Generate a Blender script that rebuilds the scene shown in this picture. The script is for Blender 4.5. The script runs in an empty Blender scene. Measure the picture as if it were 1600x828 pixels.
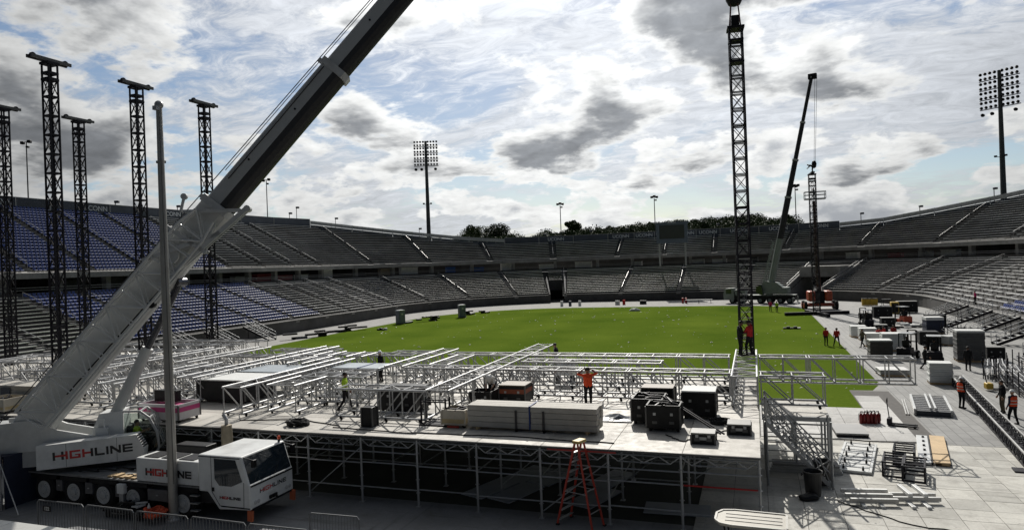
import bpy, bmesh, math, random
import numpy as np
from mathutils import Vector, Matrix
R = math.radians
random.seed(7)
scene = bpy.context.scene
COL = scene.collection

# ------------------------------------------------------------------ camera, sky, sun, exposure
F = 1066.0; ROLL = R(2.1); YAW = R(19.5); CZ = 9.0      # the world is laid out along the stadium's axes: x across, y along the field
cam_d = bpy.data.cameras.new('camera'); cam = bpy.data.objects.new('camera', cam_d); COL.objects.link(cam)
cam_d.sensor_width = 36.0; cam_d.lens = 36.0 * F / 1600.0
cam_d.clip_start = 0.2; cam_d.clip_end = 6000
cam.matrix_world = Matrix.Translation((0, 0, CZ)) @ Matrix.Rotation(YAW, 4, 'Z') @ Matrix.Rotation(R(90), 4, 'X') @ Matrix.Rotation(-ROLL, 4, 'Z')
scene.camera = cam

SUN_EL = R(38); SUN_AZ = R(-13)                          # azimuth from +y, clockwise positive
sun_dir = Vector((math.sin(SUN_AZ) * math.cos(SUN_EL), math.cos(SUN_AZ) * math.cos(SUN_EL), math.sin(SUN_EL)))

world = bpy.data.worlds.new('World'); scene.world = world; world.use_nodes = True
SHEET, CUM0, CUM1 = (7.4, 0.3, 0), (3.3, 2.9, 6.1), (2.2, 7.7, 3.4)
def build_sky():
    nt = world.node_tree; N = nt.nodes; L = nt.links; N.clear()
    def nd(t, **kw):
        n = N.new(t)
        for k, v in kw.items(): setattr(n, k, v)
        return n
    def mth(op, a, b=None, c=None, clamp=False):
        n = nd('ShaderNodeMath', operation=op, use_clamp=clamp)
        for i, v in enumerate((a, b, c)):
            if v is None: continue
            if isinstance(v, (int, float)): n.inputs[i].default_value = v
            else: L.new(v, n.inputs[i])
        return n.outputs[0]
    def vm(op, a, b=None):
        n = nd('ShaderNodeVectorMath', operation=op)
        for i, v in enumerate((a, b)):
            if v is None: continue
            if isinstance(v, (tuple, list, Vector)): n.inputs[i].default_value = tuple(v)
            else: L.new(v, n.inputs[i])
        return n
    def smooth(v, a, b):
        n = nd('ShaderNodeMapRange', interpolation_type='SMOOTHSTEP')
        L.new(v, n.inputs['Value']); n.inputs['From Min'].default_value = a; n.inputs['From Max'].default_value = b
        return n.outputs['Result']
    def noise(vec, scale, detail, rough, dist=0.0, loc=(0, 0, 0), sc=(1, 1, 1), rot=0.0):
        mp = nd('ShaderNodeMapping'); L.new(vec, mp.inputs['Vector'])
        mp.inputs['Location'].default_value = loc; mp.inputs['Scale'].default_value = sc; mp.inputs['Rotation'].default_value = (0, 0, rot)
        n = nd('ShaderNodeTexNoise'); L.new(mp.outputs[0], n.inputs['Vector'])
        n.inputs['Scale'].default_value = scale; n.inputs['Detail'].default_value = detail
        n.inputs['Roughness'].default_value = rough; n.inputs['Distortion'].default_value = dist
        return n.outputs['Fac']
    def mix(f, a, b):
        n = nd('ShaderNodeMix', data_type='RGBA')
        if isinstance(f, (int, float)): n.inputs[0].default_value = f
        else: L.new(f, n.inputs[0])
        for i, v in ((6, a), (7, b)):
            if isinstance(v, tuple): n.inputs[i].default_value = v
            else: L.new(v, n.inputs[i])
        return n.outputs[2]
    sky = nd('ShaderNodeTexSky', sky_type='NISHITA', sun_disc=False)
    sky.sun_elevation = SUN_EL; sky.sun_rotation = SUN_AZ; sky.air_density = 1.0; sky.dust_density = 0.6; sky.ozone_density = 2.0; sky.altitude = 50
    tc = nd('ShaderNodeTexCoord'); dirv = vm('NORMALIZE', tc.outputs['Generated']).outputs[0]
    sep = nd('ShaderNodeSeparateXYZ'); L.new(dirv, sep.inputs[0])
    z = mth('MAXIMUM', sep.outputs[2], 0.0)
    # cloud layers on flat decks seen in perspective
    def deck(h):
        k = mth('DIVIDE', 1.0, mth('ADD', z, h))
        c = nd('ShaderNodeCombineXYZ')
        L.new(mth('MULTIPLY', sep.outputs[0], k), c.inputs[0]); L.new(mth('MULTIPLY', sep.outputs[1], k), c.inputs[1])
        return c.outputs[0]
    hi, lo = deck(0.16), deck(0.22)
    mu = vm('DOT_PRODUCT', dirv, tuple(sun_dir)).outputs['Value']
    mu01 = mth('MAXIMUM', mu, 0.0)
    glow = mth('POWER', mu01, 2.6)                        # sunlit haze and thin cloud are brightest towards the sun
    # high mottled sheet, thinning to blue in places
    a = noise(hi, 0.85, 4, 0.55, 0.5, loc=SHEET, sc=(1.0, 1.0, 1))
    b = noise(hi, 8.0, 8, 0.70, 0.9, loc=(8.3, 2.2, 0), sc=(0.75, 1.3, 1), rot=0.9)
    sheet = mth('ADD', mth('MULTIPLY', a, 0.80), mth('MULTIPLY', b, 0.42))
    sheet_d = smooth(sheet, 0.495, 0.67)
    # low cumulus: bright towards the sun, dark where more cloud stands in the way
    lowfade = mth('MULTIPLY', mth('SUBTRACT', smooth(z, 0.04, 0.15), 1.0), 0.10)
    c2 = noise(lo, 9.0, 7, 0.62, 0.3, loc=(2.2, 3.1, 0.5))
    def cumfield(vec, det):
        c0 = noise(vec, 0.8, 2, 0.5, 0.0, loc=CUM0)
        c1 = noise(vec, 2.6, det, 0.57, 0.1, loc=CUM1)
        return mth('ADD', mth('ADD', mth('MULTIPLY', c0, 0.42), lowfade), mth('MULTIPLY', c1, 0.72))
    cum = mth('ADD', cumfield(lo, 11), mth('MULTIPLY', mth('SUBTRACT', c2, 0.5), 0.06))
    ps = (sun_dir.x / (sun_dir.z + 0.22), sun_dir.y / (sun_dir.z + 0.22), 0.0)
    tow = vm('SUBTRACT', ps, lo); tow.inputs[0].default_value = ps
    nrm = vm('NORMALIZE', tow.outputs[0]).outputs[0]
    stp = nd('ShaderNodeVectorMath', operation='SCALE'); L.new(nrm, stp.inputs[0]); stp.inputs['Scale'].default_value = 0.07
    cum2 = cumfield(vm('ADD', lo, stp.outputs[0]).outputs[0], 5)
    cum_d = smooth(cum, 0.548, 0.598)
    cum_t = mth('MULTIPLY', smooth(cum, 0.56, 0.65), smooth(cum2, 0.53, 0.68))
    # heaped cumulus towards the horizon
    g1 = noise(dirv, 8.5, 10, 0.55, 0.1, loc=(0.4, 0.9, 0.2), sc=(1, 1, 2.2))
    band = smooth(z, 0.30, 0.08)
    heap = mth('ADD', g1, mth('MULTIPLY', mth('SUBTRACT', band, 1.0), 0.25))
    heap_d = smooth(heap, 0.475, 0.525); heap_t = smooth(heap, 0.53, 0.70)
    blue = mix(1.0, sky.outputs[0], sky.outputs[0])
    mul = nd('ShaderNodeVectorMath', operation='SCALE'); L.new(sky.outputs[0], mul.inputs[0]); mul.inputs['Scale'].default_value = 0.075
    blue = mul.outputs[0]
    def scaled(col, f):
        n = nd('ShaderNodeVectorMath', operation='SCALE'); n.inputs[0].default_value = col; L.new(f, n.inputs['Scale']); return n.outputs[0]
    lit = mth('ADD', 0.035, mth('MULTIPLY', glow, 1.15))
    sheet_c = scaled((0.93, 0.97, 1.03), mth('MULTIPLY', lit, mth('ADD', 0.40, mth('MULTIPLY', b, 1.05))))
    white = scaled((1.04, 1.05, 1.04), mth('MULTIPLY', lit, mth('ADD', 0.80, mth('MULTIPLY', c2, 0.7))))
    grey = scaled((0.92, 0.97, 1.04), mth('MULTIPLY', lit, mth('ADD', 0.17, mth('MULTIPLY', c2, 0.42))))
    hgrey = scaled((0.92, 0.97, 1.04), mth('MULTIPLY', lit, 0.66))
    s1 = mix(mth('MULTIPLY', sheet_d, 0.95), blue, sheet_c)
    s2 = mix(heap_d, s1, mix(heap_t, white, hgrey))
    s3 = mix(cum_d, s2, mix(cum_t, white, grey))
    bg = nd('ShaderNodeBackground'); L.new(s3, bg.inputs['Color']); bg.inputs['Strength'].default_value = 1.0
    out = nd('ShaderNodeOutputWorld'); L.new(bg.outputs[0], out.inputs['Surface'])
    world.cycles.sampling_method = 'MANUAL'; world.cycles.sample_map_resolution = 1024
build_sky()

sl = bpy.data.lights.new('sun', 'SUN'); sl.energy = 4.6; sl.angle = R(0.53); sl.color = (1.0, 0.955, 0.88)
so = bpy.data.objects.new('sun', sl); COL.objects.link(so)
so.rotation_euler = (-sun_dir).to_track_quat('-Z', 'Y').to_euler()

scene.view_settings.view_transform = 'Standard'; scene.view_settings.look = 'None'
scene.view_settings.gamma = 1.0; scene.view_settings.use_curve_mapping = False
scene.view_settings.exposure = 0.0
scene.cycles.max_bounces = 6; scene.cycles.diffuse_bounces = 3; scene.cycles.glossy_bounces = 3

# ------------------------------------------------------------------ helpers
def ray(px, py):
    u, v = px - 800.0, py - 414.0
    c, s = math.cos(ROLL), math.sin(ROLL)
    u, v = u * c - v * s, u * s + v * c
    x, y = u / F, 1.0
    cy, sy = math.cos(YAW), math.sin(YAW)
    return Vector((x * cy - y * sy, x * sy + y * cy, -v / F))
def onz(px, py, z=0.0):                                   # where the line of sight meets a level plane
    r = ray(px, py); k = (z - CZ) / r.z
    return Vector((r.x * k, r.y * k, z))
def onx(px, py, x):
    r = ray(px, py); k = x / r.x
    return Vector((x, r.y * k, CZ + r.z * k))
def ony(px, py, y):
    r = ray(px, py); k = y / r.y
    return Vector((r.x * k, y, CZ + r.z * k))
def dep(px, py, d):
    r = ray(px, py); return Vector((r.x * d, r.y * d, CZ + r.z * d))

MATS = {}
def mat(name, col, rough=0.6, metal=0.0, var=0.18, scale=3.0, bump=0.0, bscale=30.0, spec=0.5, dirt=0.0, alpha=None, emit=None):
    if name in MATS: return MATS[name]
    m = bpy.data.materials.new(name); m.use_nodes = True; MATS[name] = m
    nt = m.node_tree; N = nt.nodes; L = nt.links
    p = N['Principled BSDF']
    p.inputs['Roughness'].default_value = rough; p.inputs['Metallic'].default_value = metal
    p.inputs['Specular IOR Level'].default_value = spec
    tc = N.new('ShaderNodeTexCoord')
    n1 = N.new('ShaderNodeTexNoise'); n1.inputs['Scale'].default_value = scale; n1.inputs['Detail'].default_value = 6; n1.inputs['Roughness'].default_value = 0.65
    L.new(tc.outputs['Object'], n1.inputs['Vector'])
    rp = N.new('ShaderNodeMapRange'); L.new(n1.outputs['Fac'], rp.inputs['Value'])
    rp.inputs['From Min'].default_value = 0.3; rp.inputs['From Max'].default_value = 0.7
    rp.inputs['To Min'].default_value = 1 - var; rp.inputs['To Max'].default_value = 1 + var
    oi = N.new('ShaderNodeObjectInfo')
    orr = N.new('ShaderNodeMapRange'); L.new(oi.outputs['Random'], orr.inputs['Value'])
    orr.inputs['To Min'].default_value = 1 - var * 0.5; orr.inputs['To Max'].default_value = 1 + var * 0.5
    mm = N.new('ShaderNodeMath'); mm.operation = 'MULTIPLY'; L.new(rp.outputs[0], mm.inputs[0]); L.new(orr.outputs[0], mm.inputs[1])
    sc = N.new('ShaderNodeVectorMath'); sc.operation = 'SCALE'; sc.inputs[0].default_value = col[:3]; L.new(mm.outputs[0], sc.inputs['Scale'])
    last = sc.outputs[0]
    if dirt:
        n2 = N.new('ShaderNodeTexNoise'); n2.inputs['Scale'].default_value = scale * 0.45; n2.inputs['Detail'].default_value = 8; n2.inputs['Roughness'].default_value = 0.7
        L.new(tc.outputs['Object'], n2.inputs['Vector'])
        r2 = N.new('ShaderNodeMapRange'); L.new(n2.outputs['Fac'], r2.inputs['Value']); r2.inputs['From Min'].default_value = 0.48; r2.inputs['From Max'].default_value = 0.72
        r2.inputs['To Max'].default_value = dirt
        mx = N.new('ShaderNodeMix'); mx.data_type = 'RGBA'; L.new(r2.outputs[0], mx.inputs[0]); L.new(last, mx.inputs[6]); mx.inputs[7].default_value = (0.07, 0.06, 0.05, 1)
        last = mx.outputs[2]
    L.new(last, p.inputs['Base Color'])
    if bump:
        n3 = N.new('ShaderNodeTexNoise'); n3.inputs['Scale'].default_value = bscale; n3.inputs['Detail'].default_value = 5
        L.new(tc.outputs['Object'], n3.inputs['Vector'])
        bp = N.new('ShaderNodeBump'); bp.inputs['Strength'].default_value = bump; bp.inputs['Distance'].default_value = 0.02
        L.new(n3.outputs['Fac'], bp.inputs['Height']); L.new(bp.outputs[0], p.inputs['Normal'])
    if emit: p.inputs['Emission Color'].default_value = (*emit[:3], 1); p.inputs['Emission Strength'].default_value = emit[3]
    return m

alu = mat('aluminium', (0.40, 0.405, 0.41), 0.52, 0.5, 0.28, 2.5, dirt=0.3)
alu_dull = mat('dull_aluminium', (0.46, 0.46, 0.45), 0.5, 0.45, 0.22, 1.2, dirt=0.35)
bench_m = mat('bench_aluminium', (0.82, 0.82, 0.81), 0.30, 0.45, 0.25, 0.35, dirt=0.4)
galv = mat('galvanised_steel', (0.36, 0.37, 0.38), 0.5, 0.6, 0.2, 4.0)
black = mat('black_paint', (0.012, 0.012, 0.013), 0.5, 0.0, 0.3, 3.0, spec=0.2)
truss_black = mat('black_steel', (0.016, 0.015, 0.020), 0.5, 0.2, 0.3, 3.0, spec=0.2)
rubber = mat('rubber', (0.018, 0.018, 0.018), 0.85, 0.0, 0.3, 6.0, spec=0.2)
plastic_blk = mat('black_plastic', (0.015, 0.015, 0.016), 0.45, 0.0, 0.3, 5.0, spec=0.2)
white_paint = mat('white_paint', (0.70, 0.71, 0.70), 0.32, 0.0, 0.08, 1.6, dirt=0.32)
grey_paint = mat('grey_paint', (0.42, 0.43, 0.43), 0.4, 0.0, 0.12, 1.5, dirt=0.25)
boom_white = mat('boom_white', (0.56, 0.57, 0.56), 0.36, 0.0, 0.10, 0.9, dirt=0.32)
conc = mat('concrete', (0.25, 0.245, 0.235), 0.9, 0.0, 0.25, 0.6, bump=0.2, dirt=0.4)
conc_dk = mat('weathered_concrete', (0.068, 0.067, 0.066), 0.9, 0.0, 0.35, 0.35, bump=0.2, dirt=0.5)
conc_lt = mat('pale_concrete', (0.30, 0.295, 0.28), 0.9, 0.0, 0.2, 0.8, bump=0.15, dirt=0.25)
navy = mat('navy_plastic', (0.030, 0.054, 0.185), 0.55, 0.0, 0.25, 1.0, spec=0.25)
navy_cloth = mat('navy_tarp', (0.018, 0.024, 0.05), 0.7, 0.0, 0.3, 2.0, bump=0.4, bscale=4)
slate = mat('slate_panel', (0.055, 0.065, 0.085), 0.6, 0.0, 0.25, 0.5)
red_paint = mat('red_paint', (0.42, 0.025, 0.02), 0.4, 0.0, 0.15, 3.0, dirt=0.2)
orange_lift = mat('orange_red_paint', (0.42, 0.07, 0.03), 0.45, 0.0, 0.2, 2.0, dirt=0.3)
orange_fib = mat('orange_fibreglass', (0.44, 0.040, 0.022), 0.45, 0.0, 0.15, 3.0, dirt=0.15)
yellow = mat('yellow_paint', (0.55, 0.36, 0.03), 0.5, 0.0, 0.2, 2.0, dirt=0.3)
wood = mat('plywood', (0.52, 0.37, 0.20), 0.7, 0.0, 0.2, 2.5, dirt=0.15)
cream = mat('cream_plastic', (0.50, 0.46, 0.38), 0.55, 0.0, 0.12, 2.0, dirt=0.25)
lumber = mat('whitewashed_timber', (0.44, 0.42, 0.38), 0.75, 0.0, 0.14, 1.2, dirt=0.35)
magenta = mat('magenta_band', (0.42, 0.03, 0.16), 0.5)
cardboard = mat('pale_board', (0.60, 0.61, 0.60), 0.7, 0.0, 0.08, 2.0, dirt=0.12)
glass = mat('dark_glass', (0.012, 0.02, 0.028), 0.06, 0.0, 0.2, 1.0, spec=0.9)
rope_m = mat('wire_rope', (0.05, 0.05, 0.05), 0.5, 0.5, 0.2)

def add_tag(o, label, cat, group=None, kind=None):
    if label: o['label'] = label
    if cat: o['category'] = cat
    if group: o['group'] = group
    if kind: o['kind'] = kind
    return o
def thing(name, label, cat, loc=(0, 0, 0), rz=0.0, group=None):
    o = bpy.data.objects.new(name, None); COL.objects.link(o); o.empty_display_size = 0.3
    o.location = loc; o.rotation_euler = (0, 0, rz)
    return add_tag(o, label, cat, group)
def link(name, me, parent=None, loc=(0, 0, 0), rot=(0, 0, 0)):
    o = bpy.data.objects.new(name, me); COL.objects.link(o)
    o.location = loc; o.rotation_euler = rot
    if parent is not None: o.parent = parent
    return o
def copy_tree(o, parent=None):
    c = o.copy(); COL.objects.link(c)
    if parent is not None: c.parent = parent
    for ch in o.children: copy_tree(ch, c)
    return c

class MB:
    def __init__(s): s.v = []; s.f = []; s.smooth = False
    def raw(s, vs, fs):
        b = len(s.v); s.v.extend([tuple(v) for v in vs]); s.f.extend([tuple(i + b for i in f) for f in fs]); return s
    def box(s, x0, x1, y0, y1, z0, z1):
        return s.raw([(x0, y0, z0), (x1, y0, z0), (x1, y1, z0), (x0, y1, z0), (x0, y0, z1), (x1, y0, z1), (x1, y1, z1), (x0, y1, z1)],
                     [(3, 2, 1, 0), (4, 5, 6, 7), (0, 1, 5, 4), (1, 2, 6, 5), (2, 3, 7, 6), (3, 0, 4, 7)])
    def bev(s, x0, x1, y0, y1, z0, z1, b=0.03):            # box with chamfered edges
        bm = bmesh.new(); bmesh.ops.create_cube(bm, size=1.0)
        for v in bm.verts: v.co = Vector(((x0 + x1) / 2 + v.co.x * (x1 - x0), (y0 + y1) / 2 + v.co.y * (y1 - y0), (z0 + z1) / 2 + v.co.z * (z1 - z0)))
        bmesh.ops.bevel(bm, geom=list(bm.edges), offset=b, segments=2, affect='EDGES', profile=0.5)
        bm.verts.index_update(); s.raw([v.co for v in bm.verts], [[v.index for v in f.verts] for f in bm.faces]); bm.free(); return s
    def bar(s, a, b, w, h=None, up=(0, 0, 1)):
        a, b = Vector(a), Vector(b); h = h or w; d = b - a
        if d.length < 1e-6: return s
        d.normalize(); up = Vector(up)
        if abs(d.dot(up)) > 0.98: up = Vector((1, 0, 0)) if abs(d.x) < 0.9 else Vector((0, 1, 0))
        sx = d.cross(up).normalized() * (w / 2); sz = sx.cross(d).normalized() * (h / 2)
        vs = [p + i * sx + j * sz for p in (a, b) for i, j in ((-1, -1), (1, -1), (1, 1), (-1, 1))]
        return s.raw(vs, [(0, 1, 2, 3), (7, 6, 5, 4), (0, 4, 5, 1), (1, 5, 6, 2), (2, 6, 7, 3), (3, 7, 4, 0)])
    def tube(s, pts, r, n=8, caps=True):
        pts = [Vector(p) for p in pts]; rs = r if isinstance(r, (list, tuple)) else [r] * len(pts)
        vs = []; fs = []; prev = None
        for i, p in enumerate(pts):
            d = (pts[min(i + 1, len(pts) - 1)] - pts[max(i - 1, 0)]).normalized()
            if prev is None:
                up = Vector((0, 0, 1)) if abs(d.z) < 0.95 else Vector((1, 0, 0)); sx = d.cross(up).normalized()
            else:
                sx = (prev - d * prev.dot(d)).normalized()
            prev = sx; sy = d.cross(sx)
            for k in range(n):
                a = 2 * math.pi * k / n; vs.append(p + rs[i] * (math.cos(a) * sx + math.sin(a) * sy))
        for i in range(len(pts) - 1):
            for k in range(n):
                fs.append((i * n + k, i * n + (k + 1) % n, (i + 1) * n + (k + 1) % n, (i + 1) * n + k))
        if caps: fs.append(tuple(range(n - 1, -1, -1))); fs.append(tuple((len(pts) - 1) * n + k for k in range(n)))
        return s.raw(vs, fs)
    def cyl(s, c, r, h, n=20, axis='z'):
        c = Vector(c); a = {'x': Vector((1, 0, 0)), 'y': Vector((0, 1, 0)), 'z': Vector((0, 0, 1))}[axis]
        return s.tube([c - a * h / 2, c + a * h / 2], r, n)
    def lathe(s, prof, n=20, c=(0, 0, 0), axis='z'):       # profile of (radius, height)
        vs = []; fs = []
        for r, h in prof:
            for k in range(n):
                a = 2 * math.pi * k / n; p = (r * math.cos(a), r * math.sin(a), h)
                if axis == 'y': p = (p[0], p[2], p[1])
                if axis == 'x': p = (p[2], p[0], p[1])
                vs.append((p[0] + c[0], p[1] + c[1], p[2] + c[2]))
        for i in range(len(prof) - 1):
            for k in range(n): fs.append((i * n + k, i * n + (k + 1) % n, (i + 1) * n + (k + 1) % n, (i + 1) * n + k))
        fs.append(tuple(range(n - 1, -1, -1))); fs.append(tuple((len(prof) - 1) * n + k for k in range(n)))
        return s.raw(vs, fs)
    def prism(s, poly, a0, a1, axis='y'):                  # polygon in the two other axes, swept along axis
        n = len(poly); vs = []
        for a in (a0, a1):
            for p, q in poly: vs.append({'y': (p, a, q), 'x': (a, p, q), 'z': (p, q, a)}[axis])
        fs = [tuple(range(n)), tuple(range(2 * n - 1, n - 1, -1))] + [(i, n + i, n + (i + 1) % n, (i + 1) % n) for i in range(n)]
        return s.raw(vs, fs)
    def sphere(s, c, r, nu=12, nv=8):
        rr = r if isinstance(r, (tuple, list)) else (r, r, r); c = Vector(c); prof = []
        vs = []; fs = []
        for i in range(nv + 1):
            th = math.pi * i / nv
            for k in range(nu):
                ph = 2 * math.pi * k / nu; vs.append((c.x + rr[0] * math.sin(th) * math.cos(ph), c.y + rr[1] * math.sin(th) * math.sin(ph), c.z + rr[2] * math.cos(th)))
        for i in range(nv):
            for k in range(nu): fs.append((i * nu + k, (i + 1) * nu + k, (i + 1) * nu + (k + 1) % nu, i * nu + (k + 1) % nu))
        return s.raw(vs, fs)
    def xf(s, M):
        s.v = [tuple(M @ Vector(v)) for v in s.v]; return s
    def mesh(s, name, m):
        me = bpy.data.meshes.new(name); me.from_pydata(s.v, [], s.f); me.validate(clean_customdata=False)
        bm = bmesh.new(); bm.from_mesh(me); bmesh.ops.recalc_face_normals(bm, faces=bm.faces); bm.to_mesh(me); bm.free()
        if m: me.materials.append(m)
        if s.smooth:
            for p in me.polygons: p.use_smooth = True
        return me
    def build(s, name, m, parent=None, loc=(0, 0, 0), rot=(0, 0, 0)):
        return link(name, s.mesh(name, m), parent, loc, rot)
def auto_smooth(o, ang=40):
    me = o.data
    for p in me.polygons: p.use_smooth = True
    bm = bmesh.new(); bm.from_mesh(me)
    for e in bm.edges:
        if len(e.link_faces) == 2 and e.calc_face_angle(0) > R(ang): e.smooth = False
    bm.to_mesh(me); bm.free(); return o
TEXT = {}
def text_mesh(txt, size, m, bold=0.0, ext=0.01):
    key = (txt, size, m.name, bold)
    if key not in TEXT:
        cu = bpy.data.curves.new('lettering', 'FONT'); cu.body = txt; cu.size = size; cu.align_x = 'CENTER'; cu.align_y = 'CENTER'; cu.extrude = ext; cu.offset = bold
        o = bpy.data.objects.new('lettering', cu); COL.objects.link(o)
        dg = bpy.context.evaluated_depsgraph_get(); me = bpy.data.meshes.new_from_object(o.evaluated_get(dg))
        bpy.data.objects.remove(o); me.materials.clear(); me.materials.append(m); TEXT[key] = me
    return TEXT[key]

def floor_surface(name, col, stain=0.45, scratch=0.25, rough=0.7, warm=(0.10, 0.085, 0.07)):
    """worn flooring: stains, scuffs and tyre marks that run on across the joints"""
    m = bpy.data.materials.new(name); m.use_nodes = True; nt = m.node_tree; N = nt.nodes; L = nt.links; p = N['Principled BSDF']
    g = N.new('ShaderNodeNewGeometry'); oi = N.new('ShaderNodeObjectInfo')
    def noi(scale, detail, rgh, sc=(1, 1, 1), rot=0, dist=0):
        mp = N.new('ShaderNodeMapping'); mp.inputs['Scale'].default_value = sc; mp.inputs['Rotation'].default_value = (0, 0, rot); L.new(g.outputs['Position'], mp.inputs[0])
        n = N.new('ShaderNodeTexNoise'); n.inputs['Scale'].default_value = scale; n.inputs['Detail'].default_value = detail; n.inputs['Roughness'].default_value = rgh; n.inputs['Distortion'].default_value = dist; L.new(mp.outputs[0], n.inputs['Vector']); return n.outputs['Fac']
    def rng_(v, a, b, c, d):
        r = N.new('ShaderNodeMapRange'); L.new(v, r.inputs[0]); r.inputs[1].default_value = a; r.inputs[2].default_value = b; r.inputs[3].default_value = c; r.inputs[4].default_value = d; return r.outputs[0]
    def mx(f, a, b):
        n = N.new('ShaderNodeMix'); n.data_type = 'RGBA'; L.new(f, n.inputs[0])
        for i_, v in ((6, a), (7, b)):
            if isinstance(v, tuple): n.inputs[i_].default_value = (*v, 1)
            else: L.new(v, n.inputs[i_])
        return n.outputs[2]
    def mul(a, b):
        n = N.new('ShaderNodeMath'); n.operation = 'MULTIPLY'; L.new(a, n.inputs[0]); L.new(b, n.inputs[1]); return n.outputs[0]
    tone = mul(mul(rng_(noi(0.35, 6, .6), .3, .7, .80, 1.2), rng_(oi.outputs['Random'], 0, 1, .80, 1.14)), rng_(noi(14, 6, .75), .3, .7, .86, 1.14))
    sc_ = N.new('ShaderNodeVectorMath'); sc_.operation = 'SCALE'; sc_.inputs[0].default_value = col; L.new(tone, sc_.inputs['Scale'])
    c = mx(rng_(noi(0.9, 9, .72, dist=.6), .50, .74, 0, stain), sc_.outputs[0], warm)
    c = mx(rng_(noi(2.2, 7, .6, (0.06, 1, 1), .35), .60, .68, 0, scratch), c, (.05, .05, .05))
    c = mx(rng_(noi(2.6, 7, .6, (1, 0.05, 1), -.12), .62, .69, 0, scratch), c, (.05, .05, .05))
    c = mx(rng_(noi(7, 3, .5, dist=.2), .70, .74, 0, .6), c, (.03, .03, .03))
    L.new(c, p.inputs['Base Color']); L.new(rng_(noi(3, 5, .6), .3, .7, rough - .15, rough + .12), p.inputs['Roughness']); p.inputs['Specular IOR Level'].default_value = .35
    bp = N.new('ShaderNodeBump'); bp.inputs['Strength'].default_value = .25; bp.inputs['Distance'].default_value = .01; L.new(noi(9, 6, .7), bp.inputs['Height']); L.new(bp.outputs[0], p.inputs['Normal'])
    MATS[name] = m; return m
# ------------------------------------------------------------------ the setting: ground, turf, floor covering
def brick_mat(name, c1, c2, mortar, bw, bh, rot=0.0, msize=0.012, rough=0.75, dirt=0.3):
    m = bpy.data.materials.new(name); m.use_nodes = True; nt = m.node_tree; N = nt.nodes; L = nt.links; p = N['Principled BSDF']
    tc = N.new('ShaderNodeTexCoord'); mp = N.new('ShaderNodeMapping'); mp.inputs['Rotation'].default_value = (0, 0, rot); L.new(tc.outputs['Object'], mp.inputs['Vector'])
    b = N.new('ShaderNodeTexBrick'); L.new(mp.outputs[0], b.inputs['Vector']); b.inputs['Scale'].default_value = 1.0
    b.inputs['Color1'].default_value = (*c1, 1); b.inputs['Color2'].default_value = (*c2, 1); b.inputs['Mortar'].default_value = (*mortar, 1)
    b.inputs['Mortar Size'].default_value = msize; b.inputs['Brick Width'].default_value = bw; b.inputs['Row Height'].default_value = bh
    n = N.new('ShaderNodeTexNoise'); n.inputs['Scale'].default_value = 0.35; n.inputs['Detail'].default_value = 8; n.inputs['Roughness'].default_value = 0.7; L.new(tc.outputs['Object'], n.inputs['Vector'])
    r = N.new('ShaderNodeMapRange'); L.new(n.outputs['Fac'], r.inputs['Value']); r.inputs['From Min'].default_value = 0.35; r.inputs['From Max'].default_value = 0.7; r.inputs['To Min'].default_value = 1.08; r.inputs['To Max'].default_value = 1.08 - dirt
    s = N.new('ShaderNodeVectorMath'); s.operation = 'SCALE'; L.new(b.outputs['Color'], s.inputs[0]); L.new(r.outputs[0], s.inputs['Scale'])
    L.new(s.outputs[0], p.inputs['Base Color']); p.inputs['Roughness'].default_value = rough
    bp = N.new('ShaderNodeBump'); bp.inputs['Strength'].default_value = 0.5; bp.inputs['Distance'].default_value = 0.01; L.new(b.outputs['Fac'], bp.inputs['Height']); bp.invert = True; L.new(bp.outputs[0], p.inputs['Normal'])
    return m
asphalt = mat('asphalt', (0.055, 0.055, 0.055), 0.9, 0.0, 0.25, 0.3)
floor_far_m = brick_mat('grey_floor_tiles', (0.27, 0.27, 0.262), (0.22, 0.22, 0.215), (0.12, 0.12, 0.12), 1.0, 0.5, R(90), 0.02)
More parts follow.
